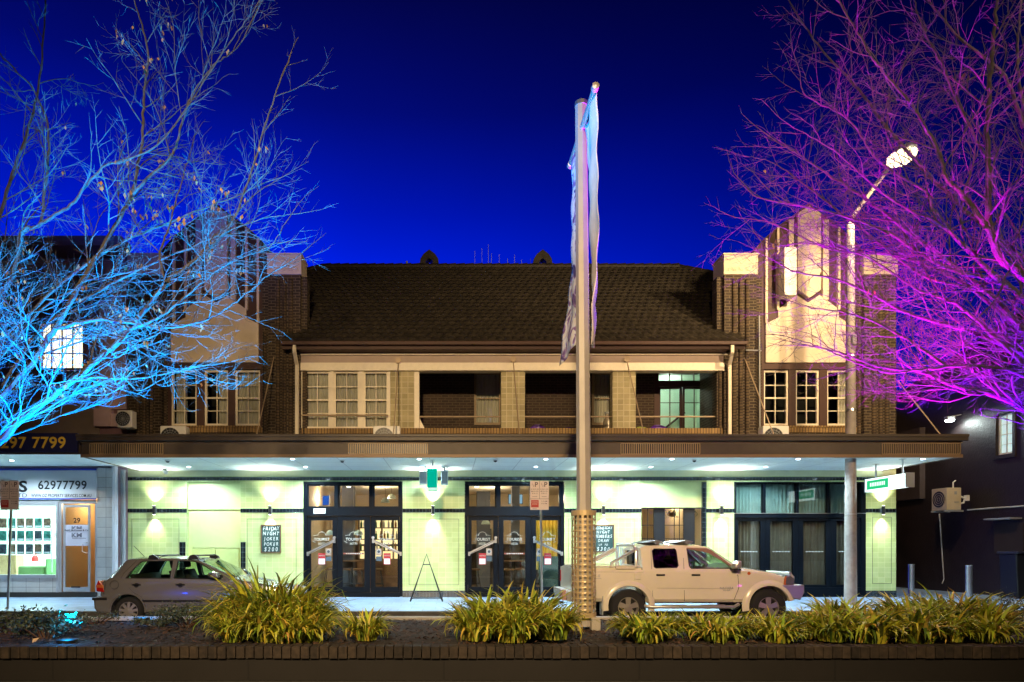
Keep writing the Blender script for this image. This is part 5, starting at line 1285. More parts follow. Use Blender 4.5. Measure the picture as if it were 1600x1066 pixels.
def wheel(parent, x, yo, z, r, rr, near, spokes, rim_m, wid=.2, hubcap=False):
    s = -1 if near else 1
    g = MB(); w = wid
    prof = [(rr*1.0, -w/2), (r*.86, -w/2-.004), (r*.97, -w/2+.03), (r, -w/2+.06), (r, w/2-.06), (r*.97, w/2-.03), (r*.86, w/2), (rr, w/2)]
    b0 = 0
    g2 = MB(); g2.lathe([(rr*.98, -w/2+.01)]+prof+[(rr*.98, w/2-.01)], (x, yo, z), 'y', 40)
    g2.f = g2.f[:-2]
    t = part('wheel', g2, RUB, parent, smooth=True, local=True)
    g = MB(); fy = yo+s*(w/2-.025)
    g.lathe([(rr, 0), (rr*1.02, s*.012), (rr*.92, s*.012), (rr*.88, -s*.02), (rr*.88, -s*.1)], (x, fy, z), 'y', 40); g.f = g.f[:-2]
    # spokes
    for k in range(spokes):
        a = 6.2832*(k+.25)/spokes; ca, sa = math.cos(a), math.sin(a)
        w0, w1 = (rr*.20, rr*.26) if not hubcap else (rr*.12, rr*.15)
        v = []
        for rad, ww, dy in ((rr*.2, w0, s*.012), (rr*.93, w1, -s*.0)):
            for sg in (-1, 1): v.append((x+ca*rad-sa*ww*sg, fy+dy, z+sa*rad+ca*ww*sg))
        v2 = [(q[0], q[1]-s*.03, q[2]) for q in v]
        g.add(v+v2, [(0,1,3,2), (4,6,7,5), (0,4,5,1), (2,3,7,6), (0,2,6,4), (1,5,7,3)])
    g.lathe([(0, s*.02), (rr*.27, s*.015), (rr*.32, 0), (rr*.32, -s*.03)], (x, fy, z), 'y', 24)
    part('rim', g, rim_m, t, smooth=True, local=True, angle=25)
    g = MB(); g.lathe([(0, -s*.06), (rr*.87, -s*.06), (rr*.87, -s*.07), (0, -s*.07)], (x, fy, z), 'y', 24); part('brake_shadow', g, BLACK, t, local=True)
    return t
def seam(g, pts, yf, r=.005):
    g.tube([(x, yf(x, z), z) for x, z in pts], r, 4)
def seat(parent, x, y, zb, m, hr=True):
    g = MB(); g.box(x-.05, x+.45, y-.23, y+.23, zb, zb+.16); part('seat', g, m, parent, bevel=.04, local=True)
    g = MB(); q = [(x-.02, zb+.12), (x+.12, zb+.12), (x-.10, zb+.68), (x-.22, zb+.66)]; g.prism(q, y-.23, y+.23)
    if hr: g.prism([(x-.14, zb+.72), (x-.22, zb+.71), (x-.25, zb+.88), (x-.16, zb+.89)], y-.12, y+.12)
    part('backrest', g, m, parent, bevel=.03, local=True)
SEATM = mat('seat_cloth', (.03, .03, .035), .9, var=.1)

# ---------- hatchback
HX = -7.38; HY = 14.25
hb = thing('parked_hatchback', 'silver grey five-door hatchback with black roof rack bars, parked at left', 'car', (0, 0, 0))
hw = .86
st = [(0.00, .60, .30, .95, hw*.70, hw*.62), (.03, .66, .26, .95, hw*.84, hw*.72), (.10, .93, .24, .95, hw*.95, hw*.78), (.17, 1.00, .22, .97, hw*.98, hw*.78),
      (.50, 1.385, .20, .97, hw, .60), (.60, 1.405, .20, .97, hw, .61), (1.1, 1.43, .20, .965, hw, .62), (1.6, 1.425, .20, .96, hw, .62), (2.05, 1.385, .20, .95, hw, .60),
      (2.92, .985, .20, .93, hw, hw*.82), (3.05, .955, .20, .90, hw, hw*.82), (3.6, .87, .21, .84, hw*.985, hw*.82), (3.92, .77, .22, .76, hw*.93, hw*.75), (4.05, .64, .24, .66, hw*.84, hw*.66), (4.12, .50, .28, .5, hw*.72, hw*.55)]
SILV = mat('silver_car_paint', (.31, .30, .30), .24, .6, var=.03, coat=.8)
body = part('body', loft(interp(st)), SILV, hb, smooth=True, local=True)
cav = [(.30, 1.10, .45, .95, hw-.10, .55), (.52, 1.33, .42, .96, hw-.08, .55), (.62, 1.37, .42, .96, hw-.08, .56), (1.1, 1.395, .35, .96, hw-.08, .57), (1.6, 1.39, .35, .95, hw-.08, .57), (2.03, 1.35, .35, .94, hw-.08, .55), (2.80, 1.0, .4, .90, hw-.1, .62)]
wr_, wf_ = .68, 3.19; wz_ = .30
cuts = [cutter(loft(interp(cav)))]
for xx in (wr_, wf_):
    for s_ in (-1, 1):
        g = MB(); g.lathe([(0, 0), (.355, 0), (.355, .4), (0, .4)], (xx, s_*(hw+.05) if s_ < 0 else hw-.35, wz_+.01), 'y', 36)
        cuts.append(cutter(g))
rw = [(.62, 1.0), (.67, 1.12), (.84, 1.335), (.92, 1.35), (1.53, 1.36), (1.55, .995)]
fw = [(1.63, .995), (1.63, 1.36), (1.98, 1.345), (2.12, 1.30), (2.62, 1.04), (2.63, .99)]
for q in (rw, fw): g = MB(); g.prism(q, -1.2, 1.2); cuts.append(cutter(g))
cuts.append(cutter(slab((2.86, 0, 1.03), (2.12, 0, 1.375), .62, .50, .30)))
cuts.append(cutter(slab((.19, 0, 1.04), (.47, 0, 1.37), .58, .48, .30)))
apply_bool(body, cuts)
def hyf(x, z):
    b = .965
    if z <= b: return -hw*1.0-.002 if z < .85 else -hw*(1-.025*(z-.85)/.115)-.003
    t = (z-b)/(1.37-b); return -(hw*.975+(.61-hw*.975)*t)-.003
for s_ in (1, -1):
    for q in (rw, fw):
        g = MB(); g.add([(x, s_*(hyf(x, z)+.02), z) for x, z in q], [tuple(range(len(q)))]); part('window', g, CARGL, hb, local=True)
        g = MB(); g.tube([(x, s_*(hyf(x, z)+.0), z) for x, z in q+[q[0]]], .011, 5); part('window_seal', g, BLACK, hb, local=True)
g = slab((2.86, 0, 1.03), (2.12, 0, 1.375), .62, .50, .006); part('windscreen', g, CARGL, hb, local=True)
g = slab((.19, 0, 1.04), (.47, 0, 1.37), .58, .48, .006); part('rear_window', g, CARGL, hb, local=True)
# tail lights, bumper, trim
TL = mat('tail_light_red', (.35, .01, .01), .2, var=0, coat=.6); TLC = mat('tail_light_amber', (.5, .12, .03), .2, var=0, coat=.6)
for s_ in (-1, 1):
    g = MB(); g.prism([(.012, .86), (.015, .72), (.20, .70), (.13, .87), (.08, .95), (.05, .95)], s_*.60, s_*(hw*.985)); tl = part('tail_light', g, TL, hb, bevel=.012, local=True)
    g = MB(); g.prism([(.006, .86), (.008, .80), (.18, .79), (.15, .86)], s_*.64, s_*(hw*.99)); part('indicator', g, TLC, tl, bevel=.008, local=True)
g = MB(); g.box(-.06, .30, -hw*.92, hw*.92, .40, .60); g.prism([(-.05, .38), (.0, .28), (.30, .24), (.38, .55), (.30, .60), (-.06, .60)], -hw*.985, hw*.985); part('rear_bumper', g, SILV, hb, bevel=.05, local=True)
g = MB(); g.box(-.075, .24, -hw*.995, hw*.995, .535, .59); g.box(.98, 2.88, -hw-.012, hw+.012, .50, .545); part('rub_strip', g, BLACK, hb, bevel=.008, local=True)
g = MB(); g.box(4.0, 4.2, -hw*.9, hw*.9, .28, .55); part('front_bumper', g, SILV, hb, bevel=.06, local=True)
for s_ in (-1, 1):
    g = MB(); g.prism([(3.92, .62), (4.10, .60), (4.05, .72), (3.85, .78)], s_*.50, s_*.82); part('headlight', g, mat('headlight_glass', (.6, .6, .6), .1, var=0, coat=1), hb, bevel=.02, local=True)
for s_ in (1, -1):
    g = MB()
    f = lambda x, z: s_*(hyf(x, z)+.001)
    seam(g, [(1.59, .30), (1.59, .98)], f); seam(g, [(1.59, .98), (1.585, 1.37)], f)
    seam(g, [(2.72, .30), (2.74, .75), (2.70, .98)], f)
    seam(g, [(1.06, .40), (.98, .60), (.80, .70), (.60, .90), (.52, 1.0), (.55, 1.10), (.76, 1.375)], f, .004)
    seam(g, [(1.06, .285), (2.78, .285)], f)
    seam(g, [(.17, .66), (.22, .90), (.14, .97)], f, .004)
    part('panel_gap', g, BLACK, hb, local=True)
g = MB(); g.lathe([(.085, -hw-.0015), (.09, -hw-.004), (.094, -hw-.0015)], (.40, 0, .86), 'y', 24); g.f = g.f[:-2]; part('fuel_cap', g, BLACK, hb, local=True)
for s_ in (-1, 1):
    for xx in (.86, 1.78):
        g = MB(); g.tube([(xx-.09, s_*(hw+.0), .86), (xx-.06, s_*(hw+.035), .865), (xx+.06, s_*(hw+.035), .865), (xx+.09, s_*hw, .86)], .014, 6); g.lathe([(0, 0), (.05, 0), (.05, .008), (0, .008)], (xx, s_*(hw+.0)-(.004 if s_ < 0 else 0), .85), 'y', 16); part('door_handle', g, BLACK, hb, local=True)
    g = MB(); g.prism([(2.44, 1.02), (2.62, 1.0), (2.60, 1.12), (2.50, 1.14)], s_*(hw-.02), s_*(hw+.17)); mm_ = part('mirror', g, SILV, hb, bevel=.035, local=True)
    g = MB(); g.box(2.42, 2.445, s_*(hw+.0), s_*(hw+.15), 1.02, 1.12); part('mirror_glass', g, BLACK, mm_, local=True)
    # wheel-arch lips
    for xx in (wr_, wf_):
        g = MB(); g.tube([(xx+math.cos(a)*.365, s_*(hw-.0), wz_+.01+math.sin(a)*.365) for a in [R(-5)+R(190)*k/24 for k in range(25)]], .018, 6); part('arch_lip', g, SILV, hb, smooth=True, local=True)
HUB = mat('hubcap_silver', (.42, .40, .40), .35, .6, var=.05)
for xx in (wr_, wf_):
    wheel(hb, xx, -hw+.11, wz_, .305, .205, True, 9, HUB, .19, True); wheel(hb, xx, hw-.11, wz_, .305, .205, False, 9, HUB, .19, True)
for xx in (1.12, 1.98):     # roof rack bars
    g = MB()
    g.tube([(xx, -.60, 1.47), (xx, .60, 1.47)], .018, 8)
    for s_ in (-1, 1): g.prism([(xx-.13, 1.385), (xx+.10, 1.385), (xx+.07, 1.45), (xx-.02, 1.49), (xx-.10, 1.47)], s_*.545, s_*.64)
    part('roof_rack_bar', g, BLACK, hb, bevel=.012, local=True)
g = MB(); g.tube([(.62, 0, 1.44), (.38, 0, 1.68)], .006, 5); part('aerial', g, BLACK, hb, local=True)
g = MB(); g.tube([(-.10, 0, .34), (-.22, 0, .34), (-.23, 0, .42)], .022, 8); g.tube([(-.23, 0, .42), (-.23, 0, .46)], .03, 10); part('tow_ball', g, BLACK, hb, local=True)
for y in (-.36, .36): seat(hb, 1.62, y, .48, SEATM)
g = MB(); g.box(.75, 1.15, -.62, .62, .48, .64); g.prism([(.72, .6), (.86, .6), (.68, 1.08), (.58, 1.06)], -.62, .62); part('rear_bench', g, SEATM, hb, bevel=.03, local=True)
g = MB(); g.prism([(2.45, .6), (2.95, .6), (2.95, .93), (2.5, .93)], -.74, .74); part('dashboard', g, SEATM, hb, local=True)
g = MB(); c_ = Vector((2.32, .36, .93)); g.tube([(c_.x+math.sin(a)*.07, c_.y+math.cos(a)*.18, c_.z+math.sin(a)*.17) for a in [6.2832*k/20 for k in range(21)]], .014, 6); part('steering_wheel', g, BLACK, hb, local=True)
hb.location = (HX, HY, 0)

# ---------- utility truck
ut = thing('parked_ute', 'white dual-cab ute with chrome sports bar and steel bumper, parked at right', 'ute')
uw = .88
PWHITE = mat('white_car_paint', (.74, .68, .55), .25, .0, var=.04, vscale=2, coat=1.0)
st = [(0.20, 1.22, .52, 1.16, uw*.94, uw*.90), (.25, 1.235, .50, 1.16, uw*.97, uw*.94), (.5, 1.235, .48, 1.16, uw, uw*.95), (1.60, 1.235, .46, 1.16, uw, uw*.95), (1.615, 1.235, .46, 1.16, uw, uw*.95),
      (1.625, 1.64, .46, 1.18, uw, .66), (1.72, 1.69, .46, 1.18, uw, .67), (2.2, 1.71, .46, 1.18, uw, .68), (2.85, 1.70, .46, 1.18, uw, .67), (3.08, 1.66, .46, 1.18, uw, .65),
      (3.66, 1.235, .46, 1.17, uw, uw*.86), (3.9, 1.20, .46, 1.14, uw, uw*.86), (4.4, 1.12, .46, 1.06, uw*.985, uw*.84), (4.66, 1.04, .48, 1.0, uw*.95, uw*.82), (4.76, .96, .50, .92, uw*.90, uw*.78), (4.80, .84, .52, .8, uw*.86, uw*.74)]
body = part('body', loft(interp(st)), PWHITE, ut, smooth=True, local=True)
cav = [(1.70, 1.58, .6, 1.17, uw-.10, .60), (1.8, 1.645, .55, 1.17, uw-.08, .62), (2.2, 1.665, .5, 1.17, uw-.08, .63), (2.85, 1.655, .5, 1.17, uw-.08, .62), (3.06, 1.61, .5, 1.16, uw-.08, .59), (3.52, 1.27, .6, 1.14, uw-.1, .68)]
cuts = [cutter(loft(interp(cav)))]
UR, UF, UWZ = 1.31, 4.25, .385
for xx in (UR, UF):
    for s_ in (-1, 1):
        g = MB(); g.lathe([(0, 0), (.46, 0), (.46, .40), (0, .40)], (xx, s_*(uw+.05) if s_ < 0 else uw-.35, UWZ+.03), 'y', 40); cuts.append(cutter(g))
g = MB(); g.box(.27, 1.56, -uw+.10, uw-.10, .72, 1.6); cuts.append(cutter(g))
rw = [(1.86, 1.23), (1.86, 1.57), (1.90, 1.61), (2.34, 1.62), (2.37, 1.59), (2.37, 1.26), (2.34, 1.22), (1.90, 1.21)]
fw = [(2.60, 1.62), (3.02, 1.61), (3.10, 1.57), (3.50, 1.24), (3.48, 1.205), (2.64, 1.20), (2.60, 1.24)]
for q in (rw, fw): g = MB(); g.prism(q, -1.2, 1.2); cuts.append(cutter(g))
cuts.append(cutter(slab((3.62, 0, 1.28), (3.12, 0, 1.645), .66, .54, .30)))
g = MB(); g.box(1.5, 1.85, -.5, .5, 1.26, 1.58); cuts.append(cutter(g))
apply_bool(body, cuts)
def uyf(x, z):
    b = 1.18
    if z <= b: return -uw-.003 if z < 1.07 else -uw*(1-.025*(z-1.07)/.11)-.003
    t = (z-b)/(1.64-b); return -(uw*.975+(.67-uw*.975)*t)-.003
for s_ in (1, -1):
    for q, mg in ((rw, CARGD), (fw, CARGL)):
        g = MB(); g.add([(x, s_*(uyf(x, z)+.02), z) for x, z in q], [tuple(range(len(q)))]); part('window', g, mg, ut, local=True)
        g = MB(); g.tube([(x, s_*(uyf(x, z)), z) for x, z in q+[q[0]]], .010, 5); part('window_seal', g, BLACK, ut, local=True)
    g = MB(); g.add([(x, s_*(uyf(x, z)-.012), z) for x, z in [(2.60, 1.61), (2.80, 1.575), (3.02, 1.53), (3.30, 1.36), (3.50, 1.21), (3.52, 1.24), (3.12, 1.58), (3.02, 1.625), (2.60, 1.635)]], [tuple(range(9))]); part('wind_deflector', g, mat('deflector', (.25, .16, .07), .2, var=0, coat=.5), ut, local=True)
g = slab((3.62, 0, 1.28), (3.12, 0, 1.645), .66, .54, .006); part('windscreen', g, CARGL, ut, local=True)
g = MB(); g.box(1.66, 1.665, -.5, .5, 1.26, 1.58); part('rear_window', g, CARGD, ut, local=True)
# flares
for s_ in (-1, 1):
    for xx in (UR, UF):
        g = MB(); n = 28; a0, a1 = (R(-12), R(192)) if xx == UR else (R(14), R(192))
        prof = [(.42, .0), (.435, .055), (.50, .05), (.56, .0)]
        for k in range(n+1):
            a = a0+(a1-a0)*k/n
            for r_, o_ in prof: g.v.append((xx+math.cos(a)*r_, s_*(uw+o_-.012), UWZ+.03+math.sin(a)*r_*.98))
        for k in range(n):
            for j in range(3): a = k*4+j; g.f.append((a, a+1, a+5, a+4))
        part('wheel_arch_flare', g, PWHITE, ut, smooth=True, local=True, angle=60)
for s_ in (1, -1):
    g = MB()
    f = lambda x, z: s_*(uyf(x, z)+.001)
    seam(g, [(1.60, .50), (1.60, 1.22)], f, .007)
    seam(g, [(1.82, .52), (1.80, 1.20), (1.84, 1.60), (1.90, 1.645)], f, .004)
    seam(g, [(2.48, .52), (2.48, 1.20), (2.52, 1.63)], f, .005)
    seam(g, [(3.52, .55), (3.62, .80), (3.60, 1.05), (3.52, 1.20)], f, .005)
    seam(g, [(1.82, .52), (3.50, .52)], f, .004); seam(g, [(0.25, 1.13), (3.9, 1.11)], f, .0025)
    seam(g, [(1.9, .79), (3.5, .78)], f, .002)
    part('panel_gap', g, BLACK, ut, local=True)
for s_ in (-1, 1):
    for xx in (1.98, 2.72):
        g = MB(); g.box(xx-.09, xx+.09, s_*(uw+.02), s_*(uw-.005), 1.045, 1.085); part('door_handle', g, BLACK, ut, bevel=.008, local=True)
    g = MB(); g.prism([(3.45, 1.20), (3.60, 1.21), (3.60, 1.36), (3.52, 1.37), (3.46, 1.30)], s_*(uw-.02), s_*(uw+.20)); mi = part('mirror', g, CHROME, ut, bevel=.03, local=True)
    g = MB(); g.box(3.44, 3.60, s_*(uw-.05), s_*(uw+.16), 1.165, 1.20); part('mirror_foot', g, BLACK, mi, local=True)
g = MB(); g.box(1.20+.22, 1.60-.03, -uw-.022, -uw-.0, .97, 1.11); part('fuel_flap', g, PWHITE, ut, bevel=.015, local=True)
g = MB(); g.lathe([(0, -.006), (.035, -.004), (.035, .0)], (3.83, -uw-.004, 1.10), 'y', 14); part('side_indicator', g, TLC, ut, local=True)
g = MB(); g.text('NAVARA', 3.36, .79, -uw-.006, .07, .02, shear=.1); g.text('V6 4x4', 3.36, .745, -uw-.006, .05, .02); g.text('D22', .72, 1.04, -uw-.006, .10, .01) if False else None
part('door_badge', g, GREY, ut, local=True)
g = MB(); g.text('ST-R', .62, 1.04, -uw-.006, .09, .0, shear=.3); g.box(.52, .74, -uw-.008, -uw-.004, .985, .993); part('bed_badge', g, GREY, ut, local=True)
# front end
HL = mat('ute_headlight', (.22, .22, .24), .12, .5, var=0, coat=1)
for s_ in (-1, 1):
    g = MB(); g.prism([(4.58, .86), (4.80, .86), (4.79, 1.0), (4.70, 1.06), (4.60, 1.03)], s_*.60, s_*.875); hl = part('headlight', g, HL, ut, bevel=.03, local=True)
    g = MB(); g.prism([(4.57, .85), (4.61, .85), (4.63, 1.04), (4.59, 1.03)], s_*.84, s_*.872); part('indicator', g, TLC, hl, local=True)
g = MB(); g.box(4.72, 4.84, -.55, .55, .84, 1.04); part('grille', g, CHROME, ut, bevel=.03, local=True)
g = MB(); g.prism([(4.22+.20, .86), (4.98, .86), (4.98, .70), (4.90, .54), (4.62, .60), (4.46, .80)], -uw-.03, uw+.03); part('front_bumper', g, mat('bumper_steel', (.55, .52, .48), .3, .7, var=.08), ut, bevel=.02, local=True)
g = MB()
for yy in (-.45, .45): g.tube([(4.95, yy, .70), (4.98, yy, 1.0), (4.90, yy, 1.08)], .035, 10)
g.tube([(4.90, -.5, 1.08), (4.90, .5, 1.08)], .035, 10); part('nudge_bar', g, CHROME, ut, smooth=True, local=True)
g = MB(); g.tube([(.9+.75, -uw+.02, .42), (1.75, -uw-.05, .40), (3.50, -uw-.05, .40), (3.62, -uw+.02, .45)], .035, 10); g.box(2.0, 2.5, -uw-.09, -uw-.0, .43, .445); g.box(2.8, 3.3, -uw-.09, -uw-.0, .43, .445); part('side_step', g, CHROME, ut, smooth=True, local=True)
# rear
for s_ in (-1, 1):
    g = MB(); g.box(.165, .212, s_*(uw-.16), s_*(uw-.04), .86, 1.12); part('tail_light', g, TL, ut, bevel=.01, local=True)
g = MB(); g.box(.04, .25, -uw*.93, uw*.93, .50, .60); g.box(.02, .18, -uw*.93, uw*.93, .58, .72); part('rear_bumper', g, CHROME, ut, bevel=.015, local=True)
g = MB(); g.box(-.06, .03, -.75, -.45, .52, .74); part('trailer_plug_box', g, mat('plug_box', (.5, .3, .28), .4, var=0), ut, bevel=.01, local=True)
g = MB(); g.tube([(.1, 0, .42), (-.14, 0, .42), (-.15, 0, .50)], .025, 8); g.tube([(-.15, 0, .36), (-.15, 0, .5)], .03, 8); part('tow_bar', g, BLACK, ut, local=True)
g = MB(); g.box(.18, .20, -uw*.9, uw*.9, .72, 1.2); part('tailgate', g, PWHITE, ut, bevel=.008, local=True)
for s_ in (-1, 1): g = MB(); g.box(UR-.55, UR-.53, s_*(uw+.01), s_*(uw-.24), .22, .62); part('mud_flap', g, GREY, ut, local=True)
g = MB()
for s_ in (-1, 1):
    yb = s_*(uw-.10)
    g.tube([(1.50, yb, 1.22), (1.50, yb, 1.55), (1.48, yb*.93, 1.64), (1.46, yb*.75, 1.69)], .032, 10)
    g.tube([(1.50, yb*.97, 1.60), (1.10, yb, 1.38), (.98, yb, 1.32), (.96, yb, 1.22)], .032, 10)
g.tube([(1.46, -.6, 1.69), (1.46, .6, 1.69)], .032, 10)
g.tube([(1.44, uw-.1, 1.62), (.72, uw-.1, 1.25)], .03, 10)
part('sports_bar', g, CHROME, ut, smooth=True, local=True)
g = MB(); g.box(.28, 1.56, -uw+.0, -uw+.11, 1.237, 1.262); g.box(.28, 1.56, uw-.11, uw, 1.237, 1.262); g.box(1.05, 1.45, -uw-.008, -uw+.1, 1.19, 1.236); part('bed_rail', g, PWHITE, ut, bevel=.008, local=True)
for xx in (1.98, 2.62):
    g = MB(); g.prism([(xx-.20, 1.75), (xx+.12, 1.735), (xx+.15, 1.765), (xx+.02, 1.80)], -.60, .60); 
    for s_ in (-1, 1): g.box(xx-.03, xx+.05, s_*.58, s_*.67, 1.70, 1.76)
    part('roof_rack_bar', g, mat('rack_grey', (.22, .22, .23), .4, .4, var=0), ut, bevel=.008, local=True)
ALLOY = mat('alloy_silver', (.50, .46, .42), .3, .7, var=.05)
for xx in (UR, UF):
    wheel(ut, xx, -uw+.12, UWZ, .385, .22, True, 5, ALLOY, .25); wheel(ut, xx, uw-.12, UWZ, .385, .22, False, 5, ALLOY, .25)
for y in (-.38, .38): seat(ut, 2.62, y, .70, SEATM)
g = MB(); g.box(1.85, 2.25, -.65, .65, .65, .85); g.prism([(1.80, .8), (1.94, .8), (1.84, 1.35), (1.74, 1.33)], -.65, .65); part('rear_bench', g, SEATM, ut, bevel=.03, local=True)
g = MB(); g.prism([(3.15, .8), (3.55, .8), (3.58, 1.14), (3.2, 1.16)], -.74, .74); part('dashboard', g, SEATM, ut, local=True)
g = MB(); c_ = Vector((3.05, .38, 1.13)); g.tube([(c_.x+math.sin(a)*.07, c_.y+math.cos(a)*.18, c_.z+math.sin(a)*.17) for a in [6.2832*k/20 for k in range(21)]], .014, 6); part('steering_wheel', g, BLACK, ut, local=True)
ut.location = (2.47, 14.28, 0)

# ================================================================= PLANTING
STRAP = bpy.data.materials.new('strap_leaf'); STRAP.use_nodes = True; nt = STRAP.node_tree; b = nt.nodes['Principled BSDF']; b.inputs['Roughness'].default_value = .42
at = nt.nodes.new('ShaderNodeVertexColor'); at.layer_name = 'Col'
nt.links.new(at.outputs['Color'], b.inputs['Base Color'])
tr = nt.nodes.new('ShaderNodeBsdfTranslucent'); nt.links.new(at.outputs['Color'], tr.inputs['Color']); mx = nt.nodes.new('ShaderNodeMixShader'); mx.inputs[0].default_value = .25
nt.links.new(b.outputs[0], mx.inputs[1]); nt.links.new(tr.outputs[0], mx.inputs[2]); nt.links.new(mx.outputs[0], nt.nodes['Material Output'].inputs[0])
def clump_mesh(seed, n, rad, hgt, lean=1.0):
    rr = random.Random(seed); vs = []; fs = []; cols = []
    for i in range(n):
        a = rr.uniform(0, 6.2832); r0 = rad*.45*math.sqrt(rr.random()); bx_, by_ = math.cos(a)*r0, math.sin(a)*r0
        az = a+rr.gauss(0, .7); L = hgt*rr.uniform(.65, 1.25); th = rr.uniform(.08, .55)*lean; w = rr.uniform(.014, .027)
        p = Vector((bx_, by_, 0)); ns = 7; bend = rr.uniform(.12, .44)*lean; curl = rr.uniform(-.08, .08)
        base = rr.random()
        if base < .10: c = (.60, .48, .09)
        elif base < .45: c = (.52, .52, .05)
        elif base < .8: c = (.32, .38, .04)
        else: c = (.10, .15, .02)
        c = tuple(q*rr.uniform(.8, 1.2) for q in c)
        b0 = len(vs); tw = rr.uniform(-.8, .8)
        kink = rr.randrange(3, 6) if rr.random() < .22 else -1
        for k in range(ns+1):
            t = k/ns; d = Vector((math.cos(az)*math.sin(th), math.sin(az)*math.sin(th), math.cos(th)))
            sd = Vector((-math.sin(az+tw), math.cos(az+tw), 0)); ww = w*(1-t**2.5)*(.7+.6*min(1, t*3))+.0008
            fold = d.cross(sd)*ww*.35
            vs += [tuple(p-sd*ww), tuple(p-fold), tuple(p+sd*ww)]
            p = p+d*(L/ns); th += bend*(.5+t)+(.9 if k == kink else 0); az += curl
            if p.z < .01: p.z = .01
        for k in range(ns):
            q = b0+k*3; fs += [(q, q+1, q+4, q+3), (q+1, q+2, q+5, q+4)]
            cols += [c]*2
    me = bpy.data.meshes.new('leaves'); me.from_pydata(vs, [], fs); me.update()
    la = me.color_attributes.new('Col', 'FLOAT_COLOR', 'CORNER')
    k = 0
    for pi, p in enumerate(me.polygons):
        for _ in p.vertices: la.data[k].color = (*cols[pi], 1); k += 1
        p.use_smooth = True
    me.materials.append(STRAP); return me
CM = [clump_mesh(s_, 260, .42, .62) for s_ in (1, 2, 3)]; CMB = [clump_mesh(s_, 480, .65, .98, 1.05) for s_ in (11, 12)]; CMS = [clump_mesh(s_, 170, .35, .48, 1.1) for s_ in (21, 22)]
def clump(px, d, mesh, sc, label, rz=None, sz=None):
    t = bpy.data.objects.new('strap_leaf_plant', mesh); COL.objects.link(t)
    t.location = (X(px, d), d, BZ); t.scale = (sc, sc, sz or sc); t.rotation_euler = (0, 0, rnd.uniform(0, 6.28) if rz is None else rz)
    tag(t, label, 'plant', 'strap-leaved plants in the planter')
S_ = 'strap-leaved plant '
clump(425, 9.3, CMB[0], 1.04, 'tallest '+S_+'in the middle of the big left mound')
clump(382, 9.0, CMB[1], .72, S_+'forming the left side of the big left mound')
clump(466, 9.0, CMB[0], .80, S_+'forming the right side of the big left mound', 2.0)
clump(420, 8.45, CM[0], .95, S_+'at the front foot of the big left mound')
clump(365, 8.45, CM[1], .7, S_+'spilling low at the left front of the big mound')
clump(485, 8.45, CM[2], .75, S_+'spilling low at the right front of the big mound')
clump(455, 8.35, CMS[0], 1.0, 'short '+S_+'on the brick edge below the big mound')
clump(572, 8.6, CM[1], .72, 'small lone '+S_+'right of the big mound', 1.0)
clump(775, 9.2, CM[0], 1.2, 'tall '+S_+'at the left of the centre mound')
clump(825, 9.3, CM[1], 1.15, 'tall '+S_+'below the parking sign')
clump(745, 8.6, CM[2], .95, S_+'at the front left of the centre mound')
clump(800, 8.45, CM[0], 1.0, S_+'at the front of the centre mound', 3.0)
clump(865, 8.7, CM[2], .9, S_+'just left of the banner pole base', 4.0)
clump(985, 8.9, CM[0], .62, S_+'below the ute rear wheel', 5.0)
clump(1035, 8.8, CM[1], .64, S_+'below the ute rear door')
clump(1010, 8.4, CMS[1], 1.0, 'short '+S_+'on the brick edge below the ute')
clump(1090, 8.8, CM[2], .68, S_+'below the ute front door')
clump(1150, 8.7, CM[0], .66, S_+'left of the ute front wheel', 1.4)
clump(1120, 8.35, CMS[0], .9, 'short '+S_+'on the brick edge below the front door', 2.2)
clump(1200, 8.9, CM[1], .64, S_+'below the ute front wheel', 2.5)
clump(1215, 8.4, CMS[1], .9, 'short '+S_+'on the brick edge below the front wheel', 3.3)
clump(1262, 8.8, CM[2], .75, S_+'in front of the ute bumper', .4)
clump(1310, 9.4, CM[0], .98, 'tall '+S_+'left of the street lamp base', .9)
clump(1300, 8.5, CM[2], .8, S_+'low in front of the tall one by the lamp base', 3.9)
clump(1365, 8.9, CM[1], .8, S_+'in front of the last tiled pier', 5.1)
clump(1360, 8.4, CMS[0], 1.2, 'short '+S_+'on the brick edge below the last tiled pier', 4.4)
clump(1425, 9.0, CM[0], 1.1, S_+'in front of the first bollard', 4.9)
clump(1430, 8.4, CMS[1], 1.2, 'short '+S_+'on the brick edge below the first bollard', 1.1)
clump(1485, 9.2, CM[2], 1.15, 'tall '+S_+'between the two bollards', 2.9)
clump(1480, 8.5, CM[1], .8, S_+'low in front of the one between the bollards', .3)
clump(1535, 8.9, CM[1], 1.0, 'last '+S_+'at the right end of the row', 3.6)
clump(1545, 8.4, CMS[0], 1.0, 'short '+S_+'on the brick edge at the right end', 5.6)
